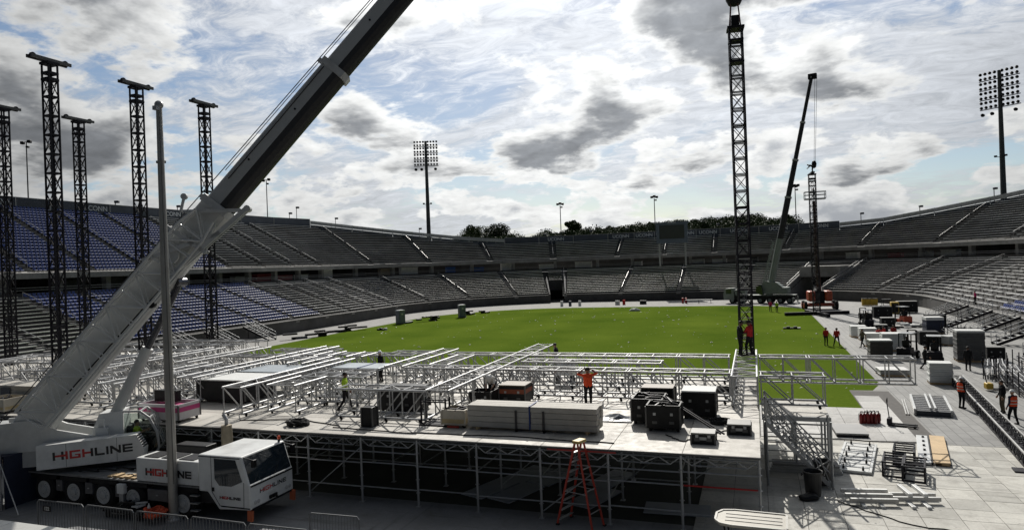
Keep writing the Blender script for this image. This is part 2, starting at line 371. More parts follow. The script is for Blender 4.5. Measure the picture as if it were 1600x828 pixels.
def turf_mat():
    m = bpy.data.materials.new('turf'); m.use_nodes = True; nt = m.node_tree; N = nt.nodes; L = nt.links; p = N['Principled BSDF']
    tc = N.new('ShaderNodeTexCoord')
    n1 = N.new('ShaderNodeTexNoise'); n1.inputs['Scale'].default_value = 0.07; n1.inputs['Detail'].default_value = 9; n1.inputs['Roughness'].default_value = 0.65; L.new(tc.outputs['Object'], n1.inputs['Vector'])
    n2 = N.new('ShaderNodeTexNoise'); n2.inputs['Scale'].default_value = 4.5; n2.inputs['Detail'].default_value = 6; n2.inputs['Roughness'].default_value = 0.75; L.new(tc.outputs['Object'], n2.inputs['Vector'])
    sp = N.new('ShaderNodeSeparateXYZ'); L.new(tc.outputs['Object'], sp.inputs[0])
    wv = N.new('ShaderNodeMath'); wv.operation = 'SINE'; ml = N.new('ShaderNodeMath'); ml.operation = 'MULTIPLY'; ml.inputs[1].default_value = 0.6; L.new(sp.outputs[0], ml.inputs[0]); L.new(ml.outputs[0], wv.inputs[0])
    st = N.new('ShaderNodeMath'); st.operation = 'MULTIPLY_ADD'; st.inputs[1].default_value = 0.035; st.inputs[2].default_value = 0.0; L.new(wv.outputs[0], st.inputs[0])
    a = N.new('ShaderNodeMath'); a.operation = 'MULTIPLY_ADD'; a.inputs[1].default_value = 0.7; L.new(n1.outputs['Fac'], a.inputs[0])
    b = N.new('ShaderNodeMath'); b.operation = 'MULTIPLY_ADD'; b.inputs[1].default_value = 0.45; L.new(n2.outputs['Fac'], b.inputs[0]); L.new(st.outputs[0], b.inputs[2]); L.new(b.outputs[0], a.inputs[2])
    cr = N.new('ShaderNodeValToRGB'); L.new(a.outputs[0], cr.inputs[0])
    cr.color_ramp.elements[0].position = 0.38; cr.color_ramp.elements[0].color = (0.052, 0.092, 0.010, 1)
    cr.color_ramp.elements[1].position = 0.78; cr.color_ramp.elements[1].color = (0.118, 0.165, 0.022, 1)
    L.new(cr.outputs[0], p.inputs['Base Color']); p.inputs['Roughness'].default_value = 0.85; p.inputs['Specular IOR Level'].default_value = 0.0
    bp = N.new('ShaderNodeBump'); bp.inputs['Strength'].default_value = 0.6; bp.inputs['Distance'].default_value = 0.04; L.new(n2.outputs['Fac'], bp.inputs['Height']); L.new(bp.outputs[0], p.inputs['Normal'])
    return m
turf_m = turf_mat()

add_tag(MB().raw([(-3000, -600, 0), (3000, -600, 0), (3000, 4000, 0), (-3000, 4000, 0)], [(0, 1, 2, 3)]).build('ground', asphalt), None, None, kind='structure')
# bowl floor: pale warning track round the turf
XL, XR, YF, RC, Y0 = -66.0, 25.0, 152.0, 34.0, 12.0
def bowl_pts(off, n=16):
    pts = [(XL - off, Y0)]
    for k in range(n + 1):
        a = math.pi - k / n * math.pi / 2; pts.append((XL + RC + (RC + off) * math.cos(a), YF - RC + (RC + off) * math.sin(a)))
    for k in range(n + 1):
        a = math.pi / 2 - k / n * math.pi / 2; pts.append((XR - RC + (RC + off) * math.cos(a), YF - RC + (RC + off) * math.sin(a)))
    pts.append((XR + off, Y0)); return pts
def sheet(name, pts, z, m, kind='structure'):
    o = MB().raw([(x, y, z) for x, y in pts], [tuple(range(len(pts)))[::-1]]).build(name, m); o['kind'] = kind; return o
track = sheet('perimeter_track', bowl_pts(0.2), 0.004, conc_lt)
turf_pts = [(-33, 38.3), (-33, 45), (-55, 45), (-56, 55), (-57, 70), (-57.5, 85), (-57.2, 97)]
for k in range(13):
    a = math.pi - k / 12 * math.pi / 2; turf_pts.append((-33 + 24.2 * math.cos(a), 108.5 + 24.2 * math.sin(a)))
for k in range(9):
    a = math.pi / 2 - k / 8 * math.pi / 2; turf_pts.append((-6 + 13.8 * math.cos(a), 119 + 13.6 * math.sin(a)))
turf_pts += [(7.8, 52.0), (7.0, 49.5), (5.6, 49.4), (5.6, 43.8), (0.0, 43.8), (0.0, 38.3)]
turf = sheet('turf', turf_pts, 0.012, turf_m)
flo = sheet('grey_tile_floor', [(7.9, 36.2), (26.8, 36.2), (24.8, 110), (24, 124), (20, 134), (13, 141), (6.5, 143.5), (4.5, 137), (7.9, 118)], 0.010, floor_far_m)
strip = sheet('service_lane', [(-60, 13), (-60, 23.6), (-2.2, 23.6), (-2.2, 13)], 0.008, floor_surface('grey_lane_mats', (0.20, 0.205, 0.21), .5, .4))
sub = sheet('stage_subfloor', [(-60, 23.6), (-60, 45), (-33, 45), (-33, 38.3), (0, 38.3), (0, 36), (-2.2, 36), (-2.2, 23.6)], 0.006, mat('underdeck_shade', (0.03, 0.034, 0.025), 0.95, 0, 0.3, 0.6))  # the shade beneath the deck is put into this floor's dark colour
# pale floor mats, laid one by one beside the stage
base = sheet('mat_floor_bed', [(-2.2, 13), (-2.2, 36.1), (0.02, 36.1), (0.02, 43.78), (5.58, 43.78), (5.58, 49.3), (7.86, 49.3), (7.86, 36.1), (26.5, 36.1), (26.5, 13)], 0.007, mat('joint_dirt', (0.10, 0.095, 0.09), 0.95))
mat_m = floor_surface('floor_mat', (0.47, 0.46, 0.42), .5, .3)
mat_m2 = floor_surface('floor_mat_light', (0.44, 0.435, 0.42), .3, .2)
pm = MB().bev(0.008, 1.192, 0.008, 1.092, 0, 0.03, 0.006).mesh('floor_mat', mat_m)
pm_l = MB().bev(0.008, 1.392, 0.008, 1.882, 0, 0.032, 0.006).mesh('floor_mat', mat_m2)
rnd = random.Random(3)
for i in range(15):
    for j in range(18):
        x = -2.2 + i * 1.2; y = 16.2 + j * 1.1
        o = link('floor_mat', pm, base, (x, y + 0.0, 0.008 + rnd.uniform(0, 0.006)), (rnd.uniform(-.002, .002), rnd.uniform(-.002, .002), rnd.uniform(-.003, .003)))
for (x0, x1, y0, y1) in ((0.05, 5.6, 36.1, 43.7), (5.65, 7.86, 36.1, 49.2)):
    for i in range(int(round((x1 - x0) / 1.4)) or 1):
        for j in range(int((y1 - y0) / 1.89)):
            xx = x0 + i * 1.4
            if xx + 1.4 > 7.9: continue
            link('floor_mat', pm_l, base, (xx, y0 + j * 1.89, 0.008 + rnd.uniform(0, 0.005)))
# translucent grey walkway panels under and in front of the stage
wp = MB().bev(0, 2.3, 0, 1.1, 0, 0.05, 0.01).mesh('walkway_panel', mat('walkway_grey', (0.26, 0.28, 0.31), 0.6, 0, 0.15, 1.0, dirt=0.2))
for k, (x, y, a) in enumerate(((-10.2, 24.3, 70), (-9.0, 24.1, 70), (-9.3, 26.4, 70), (-8.1, 26.3, 70), (-5.9, 24.2, 70), (-5.7, 26.5, 70), (-4.0, 24.3, 3))):
    o = link('walkway_panel', wp, strip, (x, y, 0.012 + 0.003 * k), (0, 0, R(a)))
# near stand front: wall and pale cap at the bottom-left of the view
ns = thing('near_stand_wall', 'low concrete wall with pale metal cap along the bottom left edge', 'wall', (-30, 0, 0))
MB().box(-36, 55, 13.1, 13.6, 0, 1.85).build('wall', conc, ns)
for k in range(22):
    MB().box(-36 + k * 4.1, -36 + k * 4.1 + 4.08, 12.6, 14.05, 1.86, 1.95).build('cap_plank', mat('cap_metal', (0.50, 0.50, 0.48), 0.5, 0.3, 0.1, 1.0, dirt=0.2), ns)

# ------------------------------------------------------------------ the bowl
LEN_L = YF - RC - Y0; LEN_C = RC * math.pi / 2; LEN_F = (XR - RC) - (XL + RC)
U1 = LEN_L; U2 = U1 + LEN_C; U3 = U2 + LEN_F; U4 = U3 + LEN_C; U5 = U4 + LEN_L
def ring(u, off):
    if u <= U1: return (XL - off, Y0 + u)
    if u <= U2: a = math.pi - (u - U1) / RC; return (XL + RC + (RC + off) * math.cos(a), YF - RC + (RC + off) * math.sin(a))
    if u <= U3: return (XL + RC + (u - U2), YF + off)
    if u <= U4: a = math.pi / 2 - (u - U3) / RC; return (XR - RC + (RC + off) * math.cos(a), YF - RC + (RC + off) * math.sin(a))
    return (XR + off, YF - RC - (u - U4))
def us(u0, u1, step=2.2):
    cuts = [u0] + [c for c in (U1, U2, U3, U4) if u0 < c < u1] + [u1]; out = []
    for a, b in zip(cuts[:-1], cuts[1:]):
        mid = (a + b) / 2; curved = U1 < mid < U2 or U3 < mid < U4
        n = max(1, int(math.ceil((b - a) / step))) if curved else 1
        out += [a + (b - a) * k / n for k in range(n)]
    return out + [u1]
def sweep(mb, u0, u1, prof, step=2.2, closed=True):        # profile of (offset, z) swept along the ring
    U = us(u0, u1, step); n = len(prof); vs = []; fs = []
    for u in U:
        for off, z in prof: x, y = ring(u, off); vs.append((x, y, z))
    for i in range(len(U) - 1):
        for k in range(n if closed else n - 1): fs.append((i * n + k, i * n + (k + 1) % n, (i + 1) * n + (k + 1) % n, (i + 1) * n + k))
    if closed: fs.append(tuple(range(n))); fs.append(tuple((len(U) - 1) * n + k for k in range(n))[::-1])
    return mb.raw(vs, fs)
LT, LR, LN, LZ = 1.05, 0.36, 15, 1.90                      # lower tier: tread, rise, rows, front height
UT, UR, UZ, UO = 0.86, 0.45, 10.1, 17.0                    # upper tier
TOPN, ENDN = 22, 10
def nrows(u):
    c1, c2 = U1 + 10, U1 + 34
    if u <= c1: return TOPN
    if u < c2: return TOPN - (TOPN - ENDN) * (u - c1) / (c2 - c1)
    c3, c4 = U3 + 20, U3 + 42
    if u <= c3: return ENDN
    if u < c4: return ENDN + (TOPN - ENDN) * (u - c3) / (c4 - c3)
    return TOPN
def rim_z(u): return UZ + nrows(u) * UR
rail_m = mat('rail_grey', (0.34, 0.34, 0.34), 0.45, 0.5, 0.2)
TUN = None
def find_u(x, y):
    best = min((((ring(k * 0.25, 0)[0] - x) ** 2 + (ring(k * 0.25, 0)[1] - y) ** 2), k * 0.25) for k in range(int(U5 * 4)))
    return best[1]
u_tun = find_u(9.6, 147); u_por = find_u(-42.5, 150)
TUNNELS = [(u_tun - 3.6, u_tun + 3.6, 11), (u_por - 1.6, u_por + 1.6, 7)]
EXTRA_AISLE = [t for a, b, n in TUNNELS for t in (a, b)]
def cuts_for(u0, u1, w):
    n = max(1, round((u1 - u0) / w)); return [u0 + (u1 - u0) * k / n for k in range(n + 1)]
stands = []
seat_unit = None
def blue_seats(u0, u1, rows, tier, parent):
    mb = MB()
    for r in rows:
        if tier == 'low': off, z = 0.9 + r * LT, LZ + r * LR
        else: off, z = UO + 0.4 + r * UT, UZ + r * UR
        n = int((u1 - u0 - 0.9) / 0.56)
        for k in range(n):
            u = u0 + 0.6 + k * 0.56
            x, y = ring(u, off); x2, y2 = ring(u, off + 1); nx, ny = x2 - x, y2 - y; tx, ty = -ny, nx
            def P(a, b, c): return (x + tx * a + nx * b, y + ty * a + ny * b, z + c)
            w = 0.195; lean = 0.09
            # tipped-up pan in front of a raked back
            mb.raw([P(-w, 0.02, .40), P(w, 0.02, .40), P(w, 0.12, .46), P(-w, 0.12, .46), P(-w, .30, .42), P(w, .30, .42)], [(0, 1, 2, 3), (3, 2, 5, 4)])
            mb.raw([P(-w, .33, .45), P(w, .33, .45), P(w, .33 + lean, .76), P(-w, .33 + lean, .76), P(-w, .37, .45), P(w, .37, .45), P(w, .40 + lean, .775), P(-w, .40 + lean, .775)],
                   [(0, 1, 2, 3), (7, 6, 5, 4), (3, 2, 6, 7), (0, 3, 7, 4), (1, 5, 6, 2)])
    o = mb.build('blue_seats', navy, parent); o['kind'] = 'stuff'; return o
def tier_section(root, u0, u1, tier, blue=False):
    g = 0.55                                               # half an aisle each side
    if tier == 'low':
        rows = list(range(LN)); T, Rr, Z, O = LT, LR, LZ, 0.5
    else:
        rows = list(range(TOPN)); T, Rr, Z, O = UT, UR, UZ, UO
    # the concrete steps
    def clip(r):
        if tier == 'low':
            lo, hi = u0, u1
            return lo, hi
        lo, hi = u0, u1
        if nrows((u0 + u1) / 2) >= TOPN and nrows(u0) >= TOPN and nrows(u1) >= TOPN: return lo, hi
        step = 0.25; ok = [u0 + k * step for k in range(int((u1 - u0) / step) + 1) if nrows(u0 + k * step) >= r + 0.5]
        if len(ok) < 5: return None
        return ok[0] if ok[0] > u0 + 0.3 else u0, ok[-1] if ok[-1] < u1 - 0.5 else u1
    mb = MB(); ext = {}
    for r in rows:
        c = clip(r)
        if c is None: continue
        ext[r] = c
        z = Z + r * Rr; off = O + r * T
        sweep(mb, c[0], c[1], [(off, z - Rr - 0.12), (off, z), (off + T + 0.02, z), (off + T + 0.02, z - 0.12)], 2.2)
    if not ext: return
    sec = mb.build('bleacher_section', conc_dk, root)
    if blue: blue_seats(u0, u1, list(ext), tier, sec)
    else:
        brk = MB()
        for r, (a, b) in ext.items():
            z = Z + r * Rr; off = O + r * T + 0.34
            a2 = a + g if a == u0 else a; b2 = b - g if b == u1 else b
            if b2 - a2 < 1: continue
            m1 = MB(); sweep(m1, a2, b2, [(off - .01, z + 0.355), (off - .01, z + 0.435), (off + 0.29, z + 0.435), (off + 0.29, z + 0.40), (off + .03, z + .40), (off + .03, z + .355)])
            # brackets
            n = max(2, int((b2 - a2) / 1.9))
            for k in range(n + 1):
                u = a2 + 0.1 + (b2 - a2 - 0.2) * k / n; x, y = ring(u, off + 0.17); brk.box(x - .03, x + .03, y - .03, y + .03, z, z + 0.355)
            m1.build('bench', bench_m, sec)
        brk.build('bench_bracket', conc_dk, sec)['kind'] = 'stuff'
    # aisle steps and centre handrail at the start of the section
    st = MB(); last = max(ext)
    for r in ext:
        z = Z + r * Rr; off = O + r * T
        sweep(st, u0 - 0.45, u0 + 0.45, [(off - T * 0.5, z - Rr - 0.1), (off - T * 0.5, z - Rr * 0.5), (off + 0.02, z - Rr * 0.5), (off + 0.02, z - Rr - 0.1)], 3) if u0 > 0.5 and ext[r][0] == u0 else None
    if st.v:
        ai = st.build('aisle_stair', conc, root)
        hr = MB(); rr = [r for r in ext if ext[r][0] == u0]
        for a in range(rr[0] + 1, rr[-1] - 1, 5):
            b = min(a + 4, rr[-1])
            p = []
            for q in (a, b):
                x, y = ring(u0, O + q * T + 0.3); p.append(Vector((x, y, Z + q * Rr)))
            hr.tube([p[0], p[0] + Vector((0, 0, 0.95)), p[1] + Vector((0, 0, 0.95)), p[1]], 0.035, 5)
        if hr.v: hr.build('handrail', rail_m, ai)
def tier(label, u0, u1, w, tr, blues=()):
    x, y = ring((u0 + u1) / 2, 0.2 if tr == 'low' else UO)
    root = thing('grandstand', label, 'grandstand'); stands.append(root)
    cs = cuts_for(u0, u1, w)
    if tr == 'low':
        for a, b, n in TUNNELS:
            if u0 < a < u1:
                cs = sorted([c for c in cs if not (a - 3.5 < c < b + 3.5)] + [a, b])
    for a, b in zip(cs[:-1], cs[1:]):
        tn = [n for (p, q, n) in TUNNELS if abs(p - a) < 0.01] if tr == 'low' else []
        mid = (a + b) / 2
        if tn: tunnel_section(root, a, b, tn[0])
        else: tier_section(root, a, b, tr, any(p <= mid <= q for p, q in blues))
    return root
def tunnel_section(root, a, b, n):
    zt = LZ + n * LR; ot = 0.5 + n * LT
    m = MB()
    sweep(m, a - 0.35, a, [(0.0, 0), (0.0, 2.6 if n > 9 else 2.0), (ot, zt + 0.9), (ot + 0.5, zt + 0.9), (ot + 0.5, 0)])
    sweep(m, b, b + 0.35, [(0.0, 0), (0.0, 2.6 if n > 9 else 2.0), (ot, zt + 0.9), (ot + 0.5, zt + 0.9), (ot + 0.5, 0)])
    if n > 9: sweep(m, a, b, [(ot - 6.0, 4.3), (ot - 6.0, zt + 0.6), (ot + 0.4, zt + 0.6), (ot + 0.4, 4.3)])
    else: sweep(m, a, b, [(ot - 0.4, 2.6), (ot - 0.4, zt + 0.6), (ot + 0.4, zt + 0.6), (ot + 0.4, 2.6)])
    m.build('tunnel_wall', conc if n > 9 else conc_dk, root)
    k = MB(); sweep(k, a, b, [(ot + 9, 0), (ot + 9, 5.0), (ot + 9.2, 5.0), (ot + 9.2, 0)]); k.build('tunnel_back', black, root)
    hr = MB()
    for u in (a - 0.2, b + 0.2):
        pts = []
        for r in (0, n):
            x, y = ring(u, 0.2 + r * LT); pts.append((x, y, (2.6 if n > 9 else 2.0) * (r == 0) + (zt + 0.9) * (r > 0) + 0.5))
        hr.tube(pts, 0.05, 5)
    hr.build('handrail', rail_m, root)
    rows = [r for r in range(n + 1, LN)]
    mb = MB()
    for r in rows:
        z = LZ + r * LR; off = 0.5 + r * LT
        sweep(mb, a, b, [(off, z - LR - 0.12), (off, z), (off + LT + 0.02, z), (off + LT + 0.02, z - 0.12)], 2.2)
    sec = mb.build('bleacher_section', conc_dk, root)
    for r in rows:
        z = LZ + r * LR; off = 0.5 + r * LT + 0.34; m1 = MB(); sweep(m1, a + .4, b - .4, [(off, z + 0.40), (off, z + 0.435), (off + 0.27, z + 0.435), (off + 0.27, z + 0.40)]); m1.build('bench', bench_m, sec)
def uy(y): return y - Y0
tier('left lower tier of aluminium benches with a block of blue seats', uy(26), U1, 8, 'low', [(uy(58), uy(98))])
tier('left upper tier of benches with blue seats beyond the black towers', uy(34), U1, 8, 'up', [(uy(42), uy(90))])
tier('curved lower bench tier at the far left corner behind the portable toilets', U1, U2 - 9, 11, 'low')
tier('curved upper bench tier at the far left corner under the tall floodlight mast', U1, U2, 10.5, 'up')
tier('lower bench tier across the far end with a narrow dark player tunnel', U2 - 9, U3 + 6, 13, 'low')
tier('upper bench tier across the far end below the scoreboard', U2, U3, 13, 'up')
tier('curved lower bench tier at the far right corner around the wide vehicle tunnel', U3 + 6, U4, 10, 'low')
tier('curved upper bench tier rising at the far right corner', U3, U4, 10.5, 'up')
tier('right lower tier of sunlit benches with blue seats at the picture edge', U4, U4 + 72, 9, 'low', [(U4 + 27, U4 + 63)])
tier('right upper tier of benches at the right picture edge', U4, U4 + 54, 9, 'up')

# field wall, concourse, fascia, rim
fw = thing('field_wall', 'low grey concrete wall around the field in front of the seats', 'wall')
def wall_runs():
    runs = []; c = uy(26)
    for a, b, n in sorted(TUNNELS): runs.append((c, a - 0.36)); c = b + 0.36
    runs.append((c, U4 + 72)); return runs
for a, b in wall_runs():
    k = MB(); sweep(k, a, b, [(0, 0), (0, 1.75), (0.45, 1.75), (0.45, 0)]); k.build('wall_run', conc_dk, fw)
    k = MB(); sweep(k, a, b, [(-0.06, 1.752), (-0.06, 1.86), (0.47, 1.86), (0.47, 1.752)]); k.build('coping', conc, fw)
co = thing('concourse', 'open concourse level with columns and lit kiosks between the two tiers', 'concourse')
a0, a1 = uy(26), U4 + 72
k = MB(); sweep(k, a0, a1, [(16.4, 7.0), (16.4, 7.3), (27, 7.3), (27, 7.0)]); k.build('floor_slab', conc, co)
k = MB(); sweep(k, a0, a1, [(26.5, 7.3), (26.5, 9.9), (26.8, 9.9), (26.8, 7.3)]); k.build('back_wall', conc_dk, co)
k = MB(); sweep(k, a0, a1, [(16.3, 9.45), (16.3, 10.15), (17.05, 10.15), (25, 12.4), (25, 12.2), (17.2, 9.45)]); k.build('fascia_beam', conc, co)
k = MB(); sweep(k, a0, a1, [(16.4, 7.3), (16.4, 7.75), (16.55, 7.75), (16.55, 7.3)]); k.build('parapet', conc_dk, co)
k = MB()
for z in (8.05, 8.35): sweep(k, a0, a1, [(16.45, z), (16.45, z + 0.05), (16.5, z + 0.05), (16.5, z)])
k.build('railing', rail_m, co)
rk = random.Random(11)
u = a0 + 2
colm = MB().box(-0.45, 0.45, -0.35, 0.35, 7.3, 9.9).mesh('column', conc)
while u < a1:
    x, y = ring(u, 18.2); x2, y2 = ring(u, 19.2)
    link('column', colm, co, (x, y, 0), (0, 0, math.atan2(y2 - y, x2 - x)))
    u += 7.0
kiosk_m = [mat('kiosk_' + n, c, 0.6) for n, c in (('white', (0.78, 0.78, 0.76)), ('grey', (0.45, 0.45, 0.44)), ('red', (0.30, 0.03, 0.04)), ('blue', (0.03, 0.12, 0.42)), ('tan', (0.36, 0.29, 0.22)), ('dark', (0.03, 0.03, 0.035)))]
u = a0 + 40
while u < U4 + 40:
    w = rk.uniform(2.2, 4.6); x, y = ring(u, 20.0); x2, y2 = ring(u, 21.0)
    h = rk.uniform(1.2, 2.2); mi = rk.choice((0, 0, 1, 1, 2, 4, 5, 5))
    if abs(u - find_u(-52, 140)) < 6: mi = 3
    if rk.random() < 0.75:
        ang = math.atan2(y2 - y, x2 - x)
        kb = MB().box(-0.6, 0.6, -w / 2, w / 2, 7.3, 7.3 + h).box(-0.75, 0.62, -w / 2 - .1, w / 2 + .1, 7.3 + h, 7.36 + h).build('kiosk', kiosk_m[mi], co, (x, y, 0), (0, 0, ang))
    u += w + rk.uniform(0.6, 3.5)
# rim fence with lettered panels
txtm = mat('white_print', (0.62, 0.64, 0.66), 0.6, 0, 0.05)
rf = thing('rim_fence', 'slate banner fence lettered UCONN along the top rim of the bowl', 'fence')
uc = text_mesh('UCONN', 1.15, txtm, 0.02)
u = uy(34); i = 0
while u < U4 + 54:
    w = 5.2; v = min(u + w, U4 + 54)
    z0, z1 = rim_z(u), rim_z(v); slope = abs(z1 - z0) > 0.02
    off0, off1 = UO + nrows(u) * UT + 0.15, UO + nrows(v) * UT + 0.15
    p0, p1 = ring(u, off0), ring(v - 0.05, off1); H = 1.6
    mb = MB().raw([(p0[0], p0[1], z0 - 2.0), (p1[0], p1[1], z1 - 2.0), (p1[0], p1[1], z1 + (0.35 if slope else H)), (p0[0], p0[1], z0 + (0.35 if slope else H))], [(0, 1, 2, 3)])
    d = Vector((p1[0] - p0[0], p1[1] - p0[1], 0)).normalized(); nrm = Vector((-d.y, d.x, 0)) * 0.12
    mb.raw([Vector(v_) + nrm for v_ in mb.v], [(3, 2, 1, 0)]); mb.f += [(0, 4, 5, 1), (1, 5, 6, 2), (2, 6, 7, 3), (3, 7, 4, 0)]
    pn = mb.build('panel', slate, rf)
    if slope:
        t = MB()
        for zz in (0.7, 1.0, 1.3): t.bar((p0[0], p0[1], z0 + zz), (p1[0], p1[1], z1 + zz), 0.05)
        for q in range(5):
            f_ = q / 4; x = p0[0] + (p1[0] - p0[0]) * f_; y = p0[1] + (p1[1] - p0[1]) * f_; z = z0 + (z1 - z0) * f_; t.bar((x, y, z), (x, y, z + 1.35), 0.06)
        t.raw([(p0[0], p0[1], z0 + .45), (p1[0], p1[1], z1 + .45), (p1[0], p1[1], z1 + 1.25), (p0[0], p0[1], z0 + 1.25)], [(0, 1, 2, 3)])
        t.build('guard_rail', mat('pale_guard', (0.40, 0.41, 0.42), 0.5, 0.3, 0.2), pn)
    else:
        MB().bar((p0[0], p0[1], z0 + H + .05), (p1[0], p1[1], z1 + H + .05), 0.10).bar((p0[0], p0[1], z0 - 1), (p0[0], p0[1], z0 + H + .1), 0.14).build('post', rail_m, pn)
        if i % 1 == 0 and (u > U2 - 6 or i % 3 == 0):
            mx, my = (p0[0] + p1[0]) / 2, (p0[1] + p1[1]) / 2
            inw = Vector((d.y, -d.x, 0))
            tx = link('lettering', uc, pn); tx.location = (mx + inw.x * 0.03, my + inw.y * 0.03, (z0 + z1) / 2 + H * 0.5)
            tx.rotation_euler = (R(90), 0, math.atan2(d.y, d.x))
    u = v; i += 1
# scoreboard on the far rim
sbp = ony(1050, 368, 166.0)
sb = thing('scoreboard', 'grey scoreboard with a dark screen on the far rim', 'scoreboard', (sbp.x, 166.0, 0), R(4))
MB().box(-3.6, 3.6, -0.5, 0.9, 12.8, 17.4).box(-3.9, 3.9, -0.8, 0.9, 17.4, 17.8).box(-3.6, 3.6, -0.8, -0.5, 12.8, 13.8).box(-3.6, -2.9, -0.8, -.5, 13.8, 17.4).box(2.9, 3.6, -.8, -.5, 13.8, 17.4).build('housing', mat('slate_blue', (0.13, 0.16, 0.20), 0.6), sb)
MB().box(-2.85, 2.85, -0.62, -0.52, 13.85, 17.0).build('screen', mat('screen', (0.035, 0.04, 0.035), 0.35), sb)
for x in (-3, 3): MB().box(x - .2, x + .2, -0.3, 0.2, 7.3, 12.8).build('post', rail_m, sb)
link('lettering', text_mesh('UCONN', 0.5, txtm, 0.01), sb, (0, -0.82, 17.6), (R(90), 0, 0))

# ------------------------------------------------------------------ wooded hill beyond the far rim
hill = MB(); nx, ny = 60, 10; vs = []
for j in range(ny + 1):
    for i_ in range(nx + 1):
        x = -200 + 500 * i_ / nx; y = 215 + 260 * j / ny
        h = 13.8 + 11 * math.sin(math.pi * min(1, j / ny * 0.7)) * (0.75 + 0.25 * math.sin(x * 0.021 + 1.0))
        vs.append((x, y, h * max(0.0, min(1, (x + 165) / 40, (60 - x) / 60))))
hill.raw(vs, [(j * (nx + 1) + i_, j * (nx + 1) + i_ + 1, (j + 1) * (nx + 1) + i_ + 1, (j + 1) * (nx + 1) + i_) for j in range(ny) for i_ in range(nx)])
hill.build('hill', mat('forest_floor', (0.03, 0.04, 0.015), 0.95))['kind'] = 'structure'
def leaf_mat(name, c):
    m = mat(name, c, 0.7, 0, 0.45, 0.5, spec=0.2); return m
leaf_a = leaf_mat('leaves_dark', (0.046, 0.066, 0.026)); leaf_b = leaf_mat('leaves_mid', (0.055, 0.082, 0.024))
bark = mat('bark', (0.06, 0.045, 0.035), 0.9)
rng = np.random.default_rng(5)
def crown_mesh(clumps, per, size, name, m):
    V = []
    for (cx, cy, cz, r) in clumps:
        d = rng.normal(size=(per, 3)); d /= np.linalg.norm(d, axis=1)[:, None]
        p = d * (r * rng.uniform(0.55, 1.05, size=(per, 1)) ) * np.array([1, 1, 0.8]) + np.array([cx, cy, cz])
        a = rng.normal(size=(per, 3)); a /= np.linalg.norm(a, axis=1)[:, None]
        b = np.cross(a, rng.normal(size=(per, 3))); b /= np.linalg.norm(b, axis=1)[:, None]
        s = size * rng.uniform(0.6, 1.4, size=(per, 1))
        V.append(np.stack([p - a * s, p + b * s * .6, p + a * s, p - b * s * .6], 1).reshape(-1, 3))
    V = np.concatenate(V); n = len(V) // 4
    me = bpy.data.meshes.new(name); me.from_pydata(V.tolist(), [], np.arange(n * 4).reshape(-1, 4).tolist()); me.materials.append(m); return me
def hill_h(x, y):
    j = (y - 215) / 260; return (13.8 + 11 * math.sin(math.pi * min(1, j * 0.7)) * (0.75 + 0.25 * math.sin(x * 0.021 + 1.0))) * max(0.0, min(1, (x + 165) / 40, (60 - x) / 60))
cl = []
rt = random.Random(21)
for q in range(640):
    x = rt.uniform(-150, 60); y = rt.uniform(225, 330)
    r = rt.choice((1.4, 1.9, 2.4, 3.2, 4.0)) * rt.uniform(.8, 1.15); cl.append((x, y, hill_h(x, y) + rt.uniform(0.0, 4.6) - r * .2, r))
fo = link('forest', crown_mesh(cl, 420, 0.32, 'forest', leaf_a)); add_tag(fo, 'dark wooded hillside beyond the far rim of the bowl', 'forest', kind='stuff')
def tree(px, py_top, d, wid, label):
    r = ray(px, py_top); x, y, zt = r.x * d, r.y * d, CZ + r.z * d
    g = hill_h(x, y) if y > 215 else 0
    t = thing('tree', label, 'tree', (x, y, g), 0, 'trees on the skyline'); H = zt - g
    tb = MB().tube([(0, 0, -1), (0.1, 0, H * 0.4), (0, 0.1, H * 0.8)], [0.35, 0.25, 0.08], 7)
    for q in range(6):
        a = q * 1.05; tb.tube([(0, 0, H * (0.35 + 0.06 * q)), (math.cos(a) * wid * .3, math.sin(a) * wid * .3, H * (0.5 + .06 * q))], [0.12, 0.04], 5)
    tb.build('trunk', bark, t)
    cs = []
    for q in range(15):
        a = rt.uniform(0, 6.28); f_ = rt.uniform(0, 1) ** .6 * wid * 0.36; hz = rt.uniform(0.42, 0.86)
        cs.append((math.cos(a) * f_, math.sin(a) * f_, H * hz, wid * rt.uniform(0.13, 0.24) * (1.15 - abs(hz - .6))))
    cs.append((0, 0, H * .9, wid * .14))
    link('crown', crown_mesh(cs, 420, 0.28, 'crown', rt.choice((leaf_a, leaf_b))), t)
for px, pt, d, w, lb in ((735, 353, 300, 14, 'leftmost broad tree on the skyline, right of the floodlight mast'), (772, 352, 300, 15, 'round-topped tree second from the left end of the wooded skyline'),
                         (896, 344, 290, 9, 'pointed tree rising above the wood just right of the twin-lamp pole'), (1056, 346, 300, 9, 'small tree above the scoreboard roof'),
                         (1148, 343, 290, 12, 'tree on the skyline directly left of the hanging lattice tower'), (1180, 346, 285, 11, 'tree on the skyline directly right of the hanging lattice tower'),
                         (1228, 338, 270, 15, 'tall dark tree behind the far crane boom')):
    tree(px, pt, d, w, lb)
